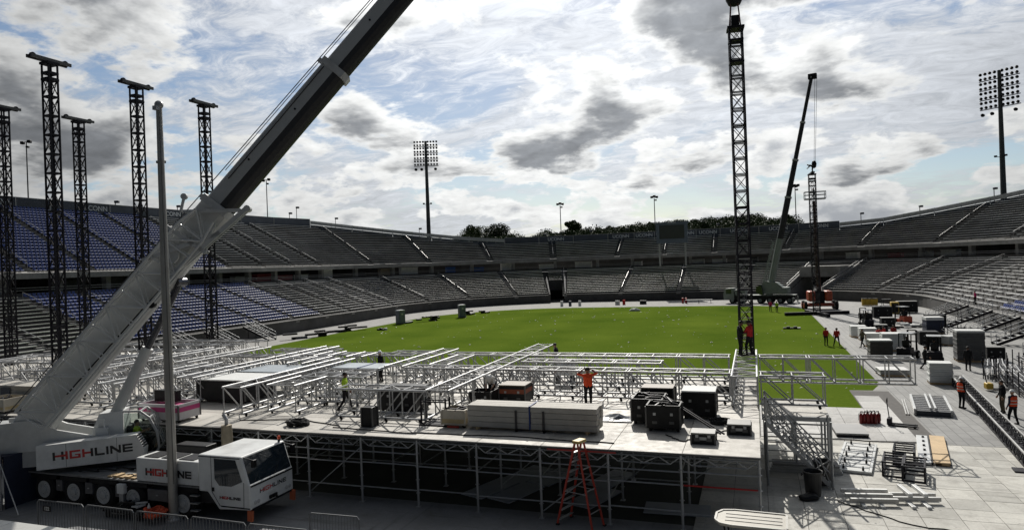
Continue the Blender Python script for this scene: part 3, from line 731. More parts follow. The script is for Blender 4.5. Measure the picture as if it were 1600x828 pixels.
# ------------------------------------------------------------------ the stage: deck on scaffolding
SZ = 2.6; SX0, SX1, SY0, SY1 = -58.56, 0.0, 23.0, 44.96
deck_m = floor_surface('deck_ply', (0.46, 0.44, 0.40), .5, .25, .62)
stage = thing('stage_platform', 'long pale stage deck raised on dark scaffolding across the foreground', 'stage', (0, 0, 0))
P = 2.44
dm = MB().bev(0.006, P - 0.006, 0.006, P - 0.006, -0.07, 0, 0.008).mesh('deck_panel', deck_m)
rd = random.Random(5)
for i in range(24):
    for j in range(9):
        x = SX1 - (i + 1) * P; y = SY0 + j * P
        if j >= (9 if i >= 13 else 7 if i >= 6 or i in (4, 5) else 6): continue
        link('deck_panel', dm, stage, (x, y, SZ + rd.uniform(-.004, .004)), (0, 0, R(90) * 0))
for j in range(9): pass
std = MB().tube([(0, 0, 0), (0, 0, 2.5)], 0.045, 6)
for z in (0.5, 1.0, 1.5, 2.0): std.lathe([(0.05, z), (0.09, z + .01), (0.09, z + .02), (0.05, z + .03)], 6)
std.box(-.09, .09, -.09, .09, 0, 0.02)
std = std.mesh('standard', galv)
led = MB().tube([(0.05, 0, 0), (P - 0.05, 0, 0)], 0.026, 6).mesh('ledger', galv)
led_r = MB().tube([(0.05, 0, 0), (P - 0.05, 0, 0)], 0.028, 6).mesh('ledger', red_paint)
ledy = MB().tube([(0, 0.05, 0), (0, P - 0.05, 0)], 0.026, 6).mesh('ledger', galv)
brc = MB().tube([(0.05, 0, 0.25), (P - 0.05, 0, 2.1)], 0.024, 6).mesh('brace', galv)
bm_ = MB().tube([(0.03, 0, 2.44), (P - .03, 0, 2.44)], 0.028, 6).tube([(0.35, 0, 2.2), (P - .35, 0, 2.2)], 0.024, 6)
for a, b, c, d in ((0.03, 2.44, .35, 2.2), (.35, 2.2, .75, 2.44), (.75, 2.44, 1.22, 2.2), (1.22, 2.2, 1.7, 2.44), (1.7, 2.44, 2.09, 2.2), (2.09, 2.2, 2.41, 2.44)): bm_.bar((a, 0, b), (c, 0, d), 0.03)
bm_ = bm_.mesh('lattice_beam', galv)
for j in range(0, 6):
    for i in range(0, 20):
        x = SX1 - 0.06 - i * P; y = SY0 + 0.06 + j * P
        link('standard', std, stage, (x, y, 0.01))
        if i < 19:
            if j < 4:
                link('lattice_beam', bm_, stage, (x - P, y, 0))
            for z in ((0.62, 1.52, 1.98) if j == 0 else (0.9, 1.9)):
                if rd.random() < (0.86 if j < 3 else 0.5): link('ledger', led_r if (j == 0 and i == 0 and z < 1.6 and z > 1) or (i == 1 and j == 1 and z > 1) else led, stage, (x - P, y, z + rd.uniform(-.04, .04)))
            if rd.random() < 0.22: link('brace', brc, stage, (x - P, y + 0.05, 0.0))
        if j < 5 and rd.random() < 0.8: link('ledger', ledy, stage, (x, y, rd.choice((0.9, 1.5, 1.95))))
MB().box(-2.9 * P, -1.9 * P, SY0 - 0.05, SY0 + 0.0, 2.47, 2.52).build('toe_board', red_paint, stage)
for i in range(0, 20):
    MB().box(-(i + 1) * P + .01, -i * P - .01, SY0 - 0.03, SY0 - 0.004, SZ - 0.075, SZ - 0.005).build('edge_strip', mat('edge_dark', (0.10, 0.10, 0.10), 0.6), stage)
# stage wing past the corner, with its lower deck and lattice stair
wing = thing('stage_wing', 'small side landing of pale decking right of the stage corner', 'platform')
for k, (x0, x1, y0, y1, z) in enumerate(((0.1, 2.7, 30.4, 32.2, 2.35), (0.1, 2.7, 32.25, 34.0, 2.35))):
    MB().bev(x0, x1, y0, y1, z - 0.07, z, 0.01).build('deck_panel', deck_m, wing)
for x in (0.2, 1.4, 2.65):
    for y in (30.5, 32.2, 33.9): MB().tube([(x, y, 0.03), (x, y, 2.28)], 0.05, 6).build('post', galv, wing)
for y in (30.5, 32.2, 33.9):
    for z in (0.4, 1.2, 2.0): MB().tube([(0.2, y, z), (2.65, y, z)], 0.026, 6).build('ledger', galv, wing)
MB().box(0.1, 2.75, 30.34, 30.39, 2.15, 2.34).build('edge_strip', galv, wing)
st = thing('lattice_stair', 'aluminium stair with crossed lattice sides descending right of the stage', 'stairs', (0.15, 28.3, 0))
x0, x1, zt, zb = 0.05, 2.35, 2.5, 0.1
for y in (0.15, 1.35):
    MB().bar((x0, y, zt), (x1, y, zb), 0.06, 0.14).build('stringer', alu, st)
    for q in range(2):
        MB().tube([(x0, y, zt + 0.5 + .5 * q), (x1, y, zb + .5 + .5 * q)], 0.03, 6).build('rail', alu, st)
    lat = MB()
    for k in range(9):
        f_ = k / 8; xa = x0 + (x1 - x0) * f_; za = zt + (zb - zt) * f_
        for s_ in (-1, 1):
            f2 = min(max(f_ + s_ * 0.24, 0), 1); lat.bar((xa, y + .02 * s_, za + .05), (x0 + (x1 - x0) * f2, y + .02 * s_, zt + (zb - zt) * f2 + 1.0), 0.035)
    lat.build('side_lattice', alu, st)
for k in range(11):
    f_ = (k + .5) / 11; MB().box(x0 + (x1 - x0) * f_ - .12, x0 + (x1 - x0) * f_ + .12, 0.18, 1.32, zt + (zb - zt) * f_ - .02, zt + (zb - zt) * f_ + .02).build('tread', alu_dull, st)
for x, y in ((2.4, 0.1), (2.4, 1.4), (0.1, .1), (.1, 1.4)): MB().tube([(x, y, 0.03), (x, y, 3.4 if x < 1 else 2.6)], 0.045, 6).build('post', galv, st)

# ------------------------------------------------------------------ aluminium box trusses parked on the deck
TH, TW, TB = 1.17, 1.02, SZ + 0.17
CACHE = {}
def shared(key, fn):
    if key not in CACHE: CACHE[key] = fn()
    return CACHE[key]
def tube_mesh(name, d, r, m, n=6):
    key = (name, tuple(round(c, 3) for c in d), r, m.name)
    return shared(key, lambda: MB().tube([(0, 0, 0), d], r, n).mesh(name, m))
caster_me = None
def caster():
    def f_():
        b = MB(); b.box(-.05, .05, -.05, .05, 0.09, 0.17); b.cyl((0.02, 0, 0.06), 0.06, 0.05, 10, 'y'); return b.mesh('caster', rubber)
    return shared('caster', f_)
def box_truss(label, x, y, L, axis, seg=2.44, m=alu, W=TW, H=TH, z=TB, wheels=True, flip=False, name='box_truss', grp='aluminium roof trusses', rot=0.0):
    n = max(1, round(L / seg)); sg = L / n
    t = thing(name, label, 'truss', (x, y, z), (0 if axis == 'x' else R(90)) + rot, grp)
    y0, y1 = (0, W) if axis == 'x' else (-W, 0)
    for yy in (y0, y1):
        for zz in (0, H): link('chord', tube_mesh('chord', (L, 0, 0), 0.05, m, 8), t, (0, yy, zz))
    pm = tube_mesh('post', (0, 0, H), 0.03, m); xm = tube_mesh('cross_strut', (0, W, 0), 0.028, m)
    for k in range(n):
        a = k * sg; st_ = (a + 0.07, a + sg / 2, a + sg - 0.07)
        for q, xx in enumerate(st_):
            for yy in (y0, y1): link('post', pm, t, (xx, yy, 0))
            for zz in (0, H): link('cross_strut', xm, t, (xx, y0, zz))
        half = sg / 2 - 0.07
        for q in range(2):
            for yy in (y0, y1):
                if flip: link('diagonal', tube_mesh('diagonal', (half, 0, H), 0.03, m), t, (st_[q], yy, 0))
                else: link('diagonal', tube_mesh('diagonal', (half, 0, -H), 0.03, m), t, (st_[q], yy, H))
            link('top_diagonal', tube_mesh('top_diagonal', (half, W if q else -W, 0), 0.024, m), t, (st_[q], y0 if q else y1, H))
        if wheels:
            for xx in (a + 0.3, a + sg - 0.3):
                for yy in (y0, y1): link('caster', caster(), t, (xx, yy, -0.17))
    return t
T = box_truss
T('aluminium truss run on the front of the stage left of the cream bin', -17.3, 25.2, 4.4, 'x', 2.2, flip=True)
T('long aluminium truss across the deck in front of which the orange-shirted worker stands', -17.0, 31.0, 15.9, 'x')
T('aluminium truss end jutting past the stage corner above the lattice stair', 0.05, 30.6, 2.6, 'x', 2.6)
T('farthest long aluminium truss on the deck parallel to the turf edge', -16.9, 36.0, 15.6, 'x')
T('aluminium truss cantilevered over the turf right of the lattice tower', 0.05, 36.0, 6.9, 'x', 2.3, wheels=False)
T('short truss spine two workers stand on beneath the hanging tower', -1.05, 30.2, 8.8, 'y', 2.2)
T('long aluminium truss running from the cream bin towards the turf', -13.0, 25.4, 15.8, 'y')
T('aluminium truss with its end legs nearest the truck cab beacon', -22.9, 24.7, 9.3, 'y', 2.3)
T('wide short aluminium truss behind the coil of black cable', -21.1, 25.5, 2.5, 'y', W=1.5)
T('long aluminium truss left of centre whose far end reaches over the turf line', -27.6, 26.7, 12.8, 'y')
T('aluminium truss behind the crane boom foot pointing to the field', -32.7, 31.5, 7.4, 'y')
T('short truss stub beside the far end of the left-of-centre truss', -25.4, 35.0, 2.0, 'y', 2.0)
T('second short truss stub, just left of the white-helmeted worker', -22.9, 34.7, 2.1, 'y', 2.1)
T('aluminium truss right beside the white-helmeted worker', -18.4, 31.4, 7.2, 'y', 2.4)
T('short cross truss behind the worker in the hi-vis top', -20.9, 29.2, 2.8, 'x', 2.8)
T('short truss across the far deck behind the white-helmeted worker', -21.0, 36.4, 2.8, 'x', 2.8)
T('truss along the deck behind the boom cylinder', -31.4, 27.4, 4.7, 'x', 2.35)
T('truss crossing behind the flagpole at mid deck', -31.5, 30.0, 4.8, 'x', 2.4)
T('truss crossing farther back between flagpole and black drape box', -31.3, 34.2, 7.3, 'x', 2.43)
T('left-hand truss resting behind the white timber beams', -40.2, 27.6, 7.2, 'x', 2.4)
T('far-left truss running across the deck behind the nearest black tower', -48.5, 33.2, 14.6, 'x', 2.43)
T('far-left truss row nearest the left lower seats', -50.0, 39.5, 14.6, 'x', 2.43)
T('truss pointing to the field between the two nearest black towers', -36.2, 28.6, 9.8, 'y')
T('truss farthest back at the left end of the turf', -45.0, 41.9, 9.8, 'x', 2.45)
T('truss lying across the deck right of the far-left black tower', -44.6, 36.4, 9.7, 'x', 2.43)
T('truss on the deck midway between flagpole and hi-vis worker', -30.3, 37.2, 4.9, 'x', 2.45)
T('truss set crosswise beyond the covered pale platform', -26.2, 33.0, 3.6, 'x', 1.8)

T('truss crossing the near deck between flagpole and truck beacon', -34.2, 25.6, 4.8, 'x', 2.4)
T('truss pointing to the field left of the draped black box', -30.4, 24.6, 7.2, 'y', 2.4)
T('truss beside the panel table pointing to the field', -24.9, 31.8, 2.9, 'y', 2.9)
T('truss crossing the middle deck behind the hi-vis worker', -28.6, 35.4, 9.6, 'x', 2.4)
T('low truss crossing just behind the wide short truss', -21.0, 27.9, 3.4, 'x', 1.7)
T('truss pointing to the field right of the covered platform', -16.2, 32.2, 3.6, 'y', 1.8)
T('truss crossing between the two long cross trusses at centre', -11.6, 33.6, 7.2, 'x', 2.4)
T('truss far left in front of the second black tower', -46.0, 30.4, 9.7, 'x', 2.43)
T('truss pointing to the field at the far left deck', -47.5, 26.0, 7.2, 'y', 2.4)
T('truss pointing to the field behind the left timber beams', -39.2, 29.0, 7.2, 'y', 2.4)

# ------------------------------------------------------------------ black lattice towers
def lattice_tower(label, x, y, z0, z1, W, rz=0.0, head=True, sec=2.4, name='lattice_tower', grp='black lattice towers', base=True, r=0.045):
    t = thing(name, label, 'tower', (x, y, z0), rz, grp); H = z1 - z0; h = W / 2
    def cm(): return MB().bar((0, 0, 0), (0, 0, H), r * 2).mesh('chord', truss_black)
    c = shared(('tchord', H, r), cm)
    for sx in (-h, h):
        for sy in (-h, h): link('chord', c, t, (sx, sy, 0))
    def sm():
        b = MB(); n = 2; st_ = sec / n
        for k in range(n):
            za, zb = k * st_ + .03, (k + 1) * st_ - .03
            for q in range(4):
                p = [(-h, -h), (h, -h), (h, h), (-h, h)]; a_, b_ = p[q], p[(q + 1) % 4]
                b.bar((*a_, za), (*b_, za), r * 1.1); b.bar((*a_, zb), (*b_, zb), r * 1.1)
                b.bar((*a_, za), (*b_, zb), r * .8); b.bar((*b_, za), (*a_, zb), r * .8)
        b.box(-h - .03, h + .03, -h - .03, h + .03, sec - 0.05, sec - 0.02) if W < 0.6 or W > .65 else None
        return b.mesh('lattice_section', truss_black)
    s = shared(('tsec', W, sec, r), sm)
    n = int(H / sec)
    for k in range(n): link('lattice_section', s, t, (0, 0, k * sec))
    def inner():
        b = MB()
        for q in (-.12, .12): b.bar((q, 0, 0), (q, 0, H), 0.035)
        return b.mesh('hoist_chain', truss_black)
    link('hoist_chain', shared(('tin', H), inner), t) if W < 0.6 or W > .65 else None
    if base: MB().box(-h - .35, h + .35, -.12, .12, 0, .14).box(-.12, .12, -h - .35, h + .35, 0.001, .141).build('base_frame', truss_black, t)
    if head:
        for e_, z_a, z_b in ((.06, -1.0, -.85), (.05, -.6, -.45), (.1, 0, .16)): MB().box(-h - e_, h + e_, -h - e_, h + e_, H + z_a, H + z_b).build('top_frame', truss_black, t)
        hb = MB()
        for yy in (-.2, .2): hb.box(yy - .05, yy + .05, -1.3, 1.3, H + .18, H + .38)
        for q in range(6): hb.box(-.2, .2, -1.2 + q * .46, -1.15 + q * .46, H + .22, H + .4)
        hb.build('head_beam', mat('head_grey', (0.10, 0.10, 0.10), 0.5, 0.3), t)
        for xx in (-1.05, 1.05): MB().cyl((0, xx, H + .34), .2, .12, 14, 'x').build('sheave', truss_black, t)
    return t
G = 'black lattice towers on the stage'
lattice_tower('tallest-looking black lattice tower with T head, nearest of the left row', -41.3, 30.9, SZ, 22.6, .58, grp=G)
lattice_tower('black lattice tower with T head directly left of the flagpole', -41.3, 37.3, SZ, 22.6, .58, grp=G)
lattice_tower('black lattice tower with T head right of the flagpole, crossed by the crane boom', -41.3, 43.7, SZ, 22.6, .58, grp=G)
lattice_tower('short-looking black lattice tower standing behind the nearest tower', -52.9, 41.9, SZ, 22.2, .58, grp=G)
lattice_tower('black lattice tower cut by the left edge of the picture', -55.3, 37.4, SZ, 22.6, .58, grp=G)

# ------------------------------------------------------------------ mobile crane in the left foreground
def letters(txt, h, w, gap, th):                           # block capitals; returns list of (index, MB)
    out = []; x = 0; s = 0.27 * h
    for i, ch in enumerate(txt):
        b = MB()
        def r_(a, c, d, e, bb=b): bb.box(x + a, x + c, 0, th, d, e)
        if ch == 'H': r_(0, s, 0, h); r_(w - s, w, 0, h); r_(s, w - s, h * .38, h * .62); ww = w
        elif ch == 'I': r_(0, s, 0, h); ww = s
        elif ch == 'L': r_(0, s, 0, h); r_(s, w * .9, 0, h * .24); ww = w * .9
        elif ch == 'E': r_(0, s, 0, h); [r_(s, w * .95, a, a + h * .22) for a in (0, h * .39, h * .78)]; ww = w * .95
        elif ch == 'G': r_(0, s, 0, h); r_(s, w, 0, h * .23); r_(s, w, h * .77, h); r_(w - s, w, h * .23, h * .52); r_(w * .5, w - s, h * .38, h * .52); ww = w
        elif ch == 'N':
            r_(0, s * .9, 0, h); r_(w - s * .9, w, 0, h)
            b.prism([(x + s * .9, h), (x + s * .9, h * .62), (x + w - s * .9, 0), (x + w - s * .9, h * .38)], 0, th); ww = w
        out.append((i, b)); x += ww + gap
    return out, x - gap
ink_black = mat('lettering_black', (0.014, 0.014, 0.016), 0.4); ink_red = mat('lettering_red', (0.50, 0.03, 0.025), 0.4)
def highline(parent, M, h, w, gap):
    ls, tot = letters('HIGHLINE', h, w, gap, 0.012)
    T_ = M @ Matrix.Translation((-tot / 2, 0, -h / 2)); s = 0.27 * h
    for i, b in ls:
        b.xf(T_).build('letter', ink_red if i in (1, 2, 3) else ink_black, parent)
    MB().box(s, w + gap + .01, -0.003, 0.013, h * .38, h * .62).xf(T_).build('letter_bar', ink_red, parent)
    x3 = 0
    for i in range(4): x3 += (s if i == 1 else w) + (gap if i < 3 else 0)
    MB().box(x3 - s, x3, -0.004, 0.013, 0, h).xf(T_).build('letter_bar', ink_black, parent)

crane = thing('mobile_crane', 'white mobile crane lettered HIGHLINE with its boom raised across the sky', 'crane', (-23.2, 20.9, 0))
CO = Vector((-23.2, 20.9, 0))
def cb(b, name, m, M=None, parent=None):
    if M is not None: b.xf(M)
    b.xf(Matrix.Translation(-CO)); return b.build(name, m, parent or crane)
ya, yb = 19.75, 22.35
cb(MB().prism([(-29.4, .75), (-29.4, 1.2), (-17.6, 1.2), (-17.4, .7), (-19.6, .55), (-27, .55)], ya + .35, yb - .35), 'chassis', mat('chassis_dark', (0.022, 0.022, 0.024), 0.6, 0, 0.3, dirt=0.2))
dk = MB().box(-29.4, -19.5, ya, yb, 1.2, 1.26)
cb(dk, 'running_board', mat('chequer_plate', (0.20, 0.205, 0.21), 0.55, 0.4, 0.25, 3.0, dirt=0.3))
for k in range(5):
    xx = (-27.6, -25.95, -24.35, -22.8, -20.35)[k]
    cb(MB().box(xx - .72, xx + .72, ya + .02, ya + .3, 1.02, 1.17), 'mudguard', black)
def crane_wheel(x, y, side):
    w = MB().lathe([(0.34, -.16), (.5, -.17), (.56, -.1), (.56, .1), (.5, .17), (.34, .16)], 24, (x, y, .575), 'y'); w.smooth = False
    o = cb(w, 'wheel', rubber); auto_smooth(o)
    yo = y + side * .17
    rm = MB().lathe([(.34, side * .0), (.345, side * .02), (.30, side * .025), (.25, -side * .015), (.15, -side * .01), (.13, side * .05), (.06, side * .06)], 22, (x, yo, .575), 'y')
    for q in range(10):
        a = q * 2 * math.pi / 10; rm.cyl((x + .20 * math.cos(a), yo, .575 + .20 * math.sin(a)), .022, .05, 6, 'y')
    cb(rm, 'rim', grey_paint, None, o)
for xx in (-27.6, -25.95, -24.35, -22.8, -20.35):
    crane_wheel(xx, ya + .2, -1); crane_wheel(xx, yb - .2, 1)
# engine housing behind the cab
cb(MB().bev(-22.6, -19.55, ya + .02, ya + 1.0, 1.27, 2.16, .04), 'engine_housing', white_paint)
cb(MB().bev(-22.5, -19.6, ya + 1.02, yb - .1, 1.27, 1.95, .04), 'engine_deck', grey_paint)
for k in range(3): cb(MB().box(-22.3 + k * .85, -21.6 + k * .85, ya + .15, ya + .9, 2.162, 2.19), 'vent_panel', plastic_blk)
cb(MB().lathe([(.0, -.55), (.2, -.53), (.22, 0), (.2, .53), (0, .55)], 16, (-20.1, yb - .5, 2.5), 'z'), 'exhaust_silencer', mat('tan_steel', (.30, .26, .19), .5, .4, .2))
cb(MB().tube([(-20.1, yb - .5, 3.0), (-20.1, yb - .5, 3.25), (-20.25, yb - .5, 3.45)], .07, 8), 'exhaust_pipe', galv)
cb(MB().bev(-22.2, -20.6, yb - 1.1, yb - .5, 1.98, 2.3, .05), 'hydraulic_box', black)
highline(crane, Matrix.Translation(-CO) @ Matrix.Translation((-21.0, ya - .005, 1.66)) @ Matrix.Rotation(0, 4, 'Z'), .27, .30, .045)
# driver's cab
CX0, CX1, CY0, CY1 = -19.45, -17.15, ya - .1, yb - .3
prof = [(CX0, 1.15), (CX0, 2.5), (CX1 - .35, 2.5), (CX1 - .05, 1.55), (CX1, 1.5), (CX1, .62), (CX0 + .9, .55), (CX0 + .4, 1.15)]
cabo = cb(MB().prism(prof, CY0, CY1), 'driver_cab', white_paint)
bv = cabo.modifiers.new('bevel', 'BEVEL'); bv.width = 0.05; bv.segments = 2; bv.limit_method = 'ANGLE'
cb(MB().prism([(CX1 - .36, 2.44), (CX1 - .045, 1.52), (CX1 - .03, 1.53), (CX1 - .33, 2.45)], CY0 + .08, CY1 - .08), 'windscreen', glass, None, cabo)
cb(MB().prism([(CX0 + .75, 2.38), (CX0 + 1.70, 2.38), (CX0 + 1.98, 1.62), (CX0 + 1.5, 1.42), (CX0 + .95, 1.42), (CX0 + .75, 1.65)], CY0 - .012, CY0 + .01), 'side_window', glass, None, cabo)
dl = MB()
for a, b in (((CX0 + .6, 2.46), (CX0 + .6, 1.2)), ((CX0 + .6, 1.2), (CX0 + .95, .7)), ((CX0 + .95, .7), (CX0 + 2.02, .7)), ((CX0 + 2.02, .7), (CX0 + 2.05, 1.6))): dl.bar((a[0], CY0 - .004, a[1]), (b[0], CY0 - .004, b[1]), .012)
cb(dl, 'door_seam', black, None, cabo)
cb(MB().box(CX0 + .62, CX0 + .72, CY0 - .03, CY0 - .006, 1.2, 1.34), 'door_handle', black, None, cabo)
cb(MB().bar((CX1 - .04, CY0 + .3, 1.56), (CX1 - .25, CY0 + 1.0, 2.1), .025).bar((CX1 - .04, CY0 + 1.4, 1.56), (CX1 - .2, CY0 + 1.9, 2.0), .025), 'wiper', black, None, cabo)
for yy in (CY0 + .12, CY1 - .12):
    cb(MB().bar((CX1 - .35, yy, 2.45), (CX1 + .15, yy - .05, 2.4), .03).bev(CX1 + .08, CX1 + .2, yy - .12, yy + .06, 2.15, 2.42, .02), 'wing_mirror', black, None, cabo)
for yy in (CY0 + .25, CY0 + .42, CY1 - .25, CY1 - .42): cb(MB().cyl((CX1 + .01, yy, .84), .07, .04, 14, 'x'), 'headlight', mat('lamp_glass', (.5, .5, .5), .15), None, cabo)
cb(MB().box(CX1 - .02, CX1 + .06, CY0 + 1.0, CY0 + 1.4, .72, .84).cyl((CX1 + .1, CY0 + 1.2, .78), .04, .2, 8, 'x'), 'tow_hitch', black, None, cabo)
cb(MB().cyl((CX1 - .4, CY1 - .25, 2.56), .05, .1, 10), 'beacon_base', black, None, cabo)
cb(MB().lathe([(.055, 2.61), (.06, 2.68), (.04, 2.74), (0.01, 2.75)], 10, (CX1 - .4, CY1 - .25, 0)), 'beacon', mat('beacon_orange', (.75, .09, .02), .25), None, cabo)
highline(crane, Matrix.Translation(-CO) @ Matrix.Translation((CX0 + 1.42, CY0 - .016, 1.0)), .10, .125, .02)
highline(crane, Matrix.Translation(-CO) @ Matrix.Translation((CX1 + .002, (CY0 + CY1) / 2 + .05, 1.16)) @ Matrix.Rotation(R(90), 4, 'Z'), .16, .20, .03)
for xx, yy, zz in ((CX1 - .1, CY0 + .1, .45), (CX1 + .02, CY1 - .1, .5)):
    cb(MB().prism([(xx - .1, zz - .22), (xx + .1, zz - .25), (xx + .12, zz + .12), (xx - .08, zz + .16)], yy - .05, yy + .05), 'orange_flag', mat('orange_cloth', (.55, .14, .06), .8))
# carrier fittings: tool lockers, tank, steps, hoses, outrigger boxes
for k, (xa, xb) in enumerate(((-26.95, -26.6), (-25.35, -24.95), (-23.75, -23.4), (-22.1, -21.1))):
    o = cb(MB().bev(xa, xb, ya + .04, ya + .3, .55, 1.0, .02), 'tool_locker', mat('locker_grey', (.10, .10, .105), .5, 0, .2, dirt=.3)); cb(MB().box((xa + xb) / 2 - .05, (xa + xb) / 2 + .05, ya + .02, ya + .038, .76, .8), 'latch', galv, None, o)
cb(MB().lathe([(.0, -.42), (.24, -.4), (.24, .4), (0, .42)], 16, (-21.6, ya + .3, .72), 'x'), 'fuel_tank', alu_dull)
for z_ in (.35, .62, .9): cb(MB().box(CX0 - .42 if False else -19.95, -19.6, ya - .04, ya + .12, z_, z_ + .035), 'step', alu_dull)
for x_ in (-29.2, -23.3): cb(MB().bev(x_ - .18, x_ + .18, ya - .12, ya + .1, .75, 1.12, .02), 'outrigger_box', white_paint); cb(MB().box(x_ - .1, x_ + .1, ya - .08, ya + .05, .1, .75).box(x_ - .28, x_ + .28, ya - .28, ya + .22, .03, .1), 'outrigger_leg', galv)
rk_ = random.Random(14)
for k in range(9):
    x_ = -28.6 + k * .62; y_ = ya + rk_.uniform(.25, 1.6); cb(MB().tube([(x_, y_, 1.29), (x_ + .4, y_ + rk_.uniform(-.1, .1), 1.36), (x_ + .9, y_ + rk_.uniform(-.2, .2), 1.29)], .03, 6), 'hose', black)
for k in range(5): cb(MB().bev(-24.2 + k * .3, -24.0 + k * .3, ya + .1, ya + .5, 1.265, 1.33 + .03 * (k % 2), .015), 'timber_pad', wood)
hz = MB()
for k in range(5): hz.prism([(-29.41, .8 + k * .08), (-29.41, .84 + k * .08), (-29.42, .84 + k * .08), (-29.42, .8 + k * .08)], ya + .4, yb - .4)
cb(hz, 'rear_hazard_board', red_paint)
cb(MB().box(CX0 + .02, CX1 - .4, CY0 - .006, CY0 + .01, 2.42, 2.45).box(CX0 + 1.0, CX1 - .02, CY0 - .008, CY0 + .01, .66, .70), 'cab_trim', black, None, cabo)
cb(MB().box(CX1 - .012, CX1 + .012, CY0 + .05, CY1 - .05, 1.42, 1.48).box(CX1 - .01, CX1 + .03, CY0 + .1, CY1 - .1, .6, .66), 'cab_trim', black, None, cabo)
cb(MB().box(CX1 + .0, CX1 + .014, CY0 + .95, CY0 + 1.35, .9, 1.0), 'number_plate', cardboard, None, cabo)
# superstructure frame: x along the boom
p1, p2 = onz(57, 735, 1.45), onz(226, 719, 1.45)
AZ = math.atan2(p2.y - p1.y, p2.x - p1.x); BL = (p2 - p1).length
SM = Matrix.Translation((p1.x, p1.y, 0)) @ Matrix.Rotation(AZ, 4, 'Z')      # y=0 is the lettered near side
cb(MB().cyl((BL * .62, 1.25, 1.36), 1.0, .2, 28), 'slew_ring', black, SM)
cb(MB().prism([(0, 1.45), (0, 2.42), (BL * .62, 2.5), (BL - .3, 2.55), (BL, 1.95), (BL - .05, 1.55)], 0.0, .62), 'side_housing', white_paint, SM)
cb(MB().box(BL * .27, BL * .27 + .012, -.004, .02, 1.5, 2.44).box(BL * .74, BL * .74 + .012, -.004, .02, 1.54, 2.5), 'panel_seam', black, SM)
ch = MB()
for k in range(6):
    f_ = k / 6; xa = BL - .3 + .29 * f_; za = 2.5 - .55 * f_; ch.bar((xa + .03, .02, za), (xa + .03, .56, za - .02), .05, .05)
cb(ch, 'hazard_stripe', black, SM)
highline(crane, Matrix.Translation(-CO) @ SM @ Matrix.Translation((BL * .52, -.006, 2.0)) @ Matrix.Rotation(R(-2), 4, 'Y'), .33, .40, .06)
cb(MB().box(-1.2, BL - .4, .7, 1.9, 1.45, 2.1), 'slew_platform', grey_paint, SM)
cb(MB().prism([(-1.6, 2.1), (-1.7, 3.3), (-.4, 3.35), (.5, 2.9), (2.9, 2.25), (2.9, 2.1)], .62, .74), 'boom_foot_cheek', boom_white, SM)
cb(MB().prism([(-1.6, 2.1), (-1.7, 3.3), (-.4, 3.35), (.5, 2.9), (2.9, 2.25), (2.9, 2.1)], 1.86, 1.98), 'boom_foot_cheek', boom_white, SM)
cb(MB().bev(-3.4, -1.75, -.1, 2.7, 1.5, 3.1, .05), 'counterweight', grey_paint, SM)
for k in range(2): cb(MB().cyl((-2.6, 1.3, 3.35 + .0), .3, 1.2, 18, 'y'), 'winch', black, SM) if k == 0 else None
cb(MB().bev(1.9, 2.4, .75, 1.2, 2.35, 2.8, .04), 'valve_block', white_paint, SM)
gr = MB()
for yy in (.8, 1.25): gr.tube([(2.0, yy, 2.7), (2.0, yy, 3.15), (2.25, yy, 3.15), (2.25, yy, 2.7)], .03, 6)
cb(gr, 'grab_rail', white_paint, SM)
# boom, with its own frame along x
piv = dep(55, 665, 28.6); EL = R(49.7); AZB = math.atan2(36.95 - piv.y, -0.48 - piv.x)
BM = Matrix.Translation(piv) @ Matrix.Rotation(AZB, 4, 'Z') @ Matrix.Rotation(-EL, 4, 'Y')
def boom_sec(x0, x1, w, h, nm, m_top, m_bot, collar=True):
    top = [(-w / 2, 0), (-w / 2, h * .44), (-w * .42, h / 2), (w * .42, h / 2), (w / 2, h * .44), (w / 2, 0)]
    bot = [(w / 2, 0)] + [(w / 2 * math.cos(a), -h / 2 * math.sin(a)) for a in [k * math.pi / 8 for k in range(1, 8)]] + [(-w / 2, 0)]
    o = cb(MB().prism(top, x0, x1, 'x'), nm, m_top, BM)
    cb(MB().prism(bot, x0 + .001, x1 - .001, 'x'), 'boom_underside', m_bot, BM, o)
    if collar:
        c = MB().prism([(a * 1.09, b * 1.1) for a, b in [(-w / 2, -h * .3), (-w / 2, h / 2), (w / 2, h / 2), (w / 2, -h * .3), (w * .3, -h * .49), (-w * .3, -h * .49)]], x1 - .32, x1, 'x')
        c.box(x1 - .3, x1 - .1, -.1, .1, h / 2, h / 2 + .3)
        cb(c, 'boom_collar', grey_paint, BM, o)
    return o
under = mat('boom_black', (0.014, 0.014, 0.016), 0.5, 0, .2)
boom_grey = mat('boom_side', (0.36, 0.37, 0.37), 0.38, 0, .06, .6, dirt=.2)
boom_sec(-.5, 11.9, 1.16, 1.40, 'boom_base_section', boom_white, boom_white)
r_head = math.hypot(-0.48 - piv.x, 36.95 - piv.y); LH = r_head / math.cos(EL) - .3
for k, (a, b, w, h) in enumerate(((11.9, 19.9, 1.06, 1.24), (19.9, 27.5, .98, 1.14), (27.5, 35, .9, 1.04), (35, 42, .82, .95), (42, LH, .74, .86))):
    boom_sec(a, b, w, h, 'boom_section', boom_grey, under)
cb(MB().prism([(LH - .3, -.5), (LH - .3, .5), (LH + .5, .35), (LH + .6, -.7), (LH, -.9)], -.4, .4), 'boom_head', grey_paint, BM)
cb(MB().cyl((LH + .3, 0, -.4), .4, .5, 20, 'y').cyl((LH + .2, 0, .3), .3, .4, 18, 'y'), 'head_sheave', black, BM)
cb(MB().tube([(-1, 0, 1.15), (13, 0, .98), (LH, 0, .75)], .022, 5).tube([(13.2, .3, .95), (LH, .2, .72)], .018, 5), 'hoist_rope', rope_m, BM)
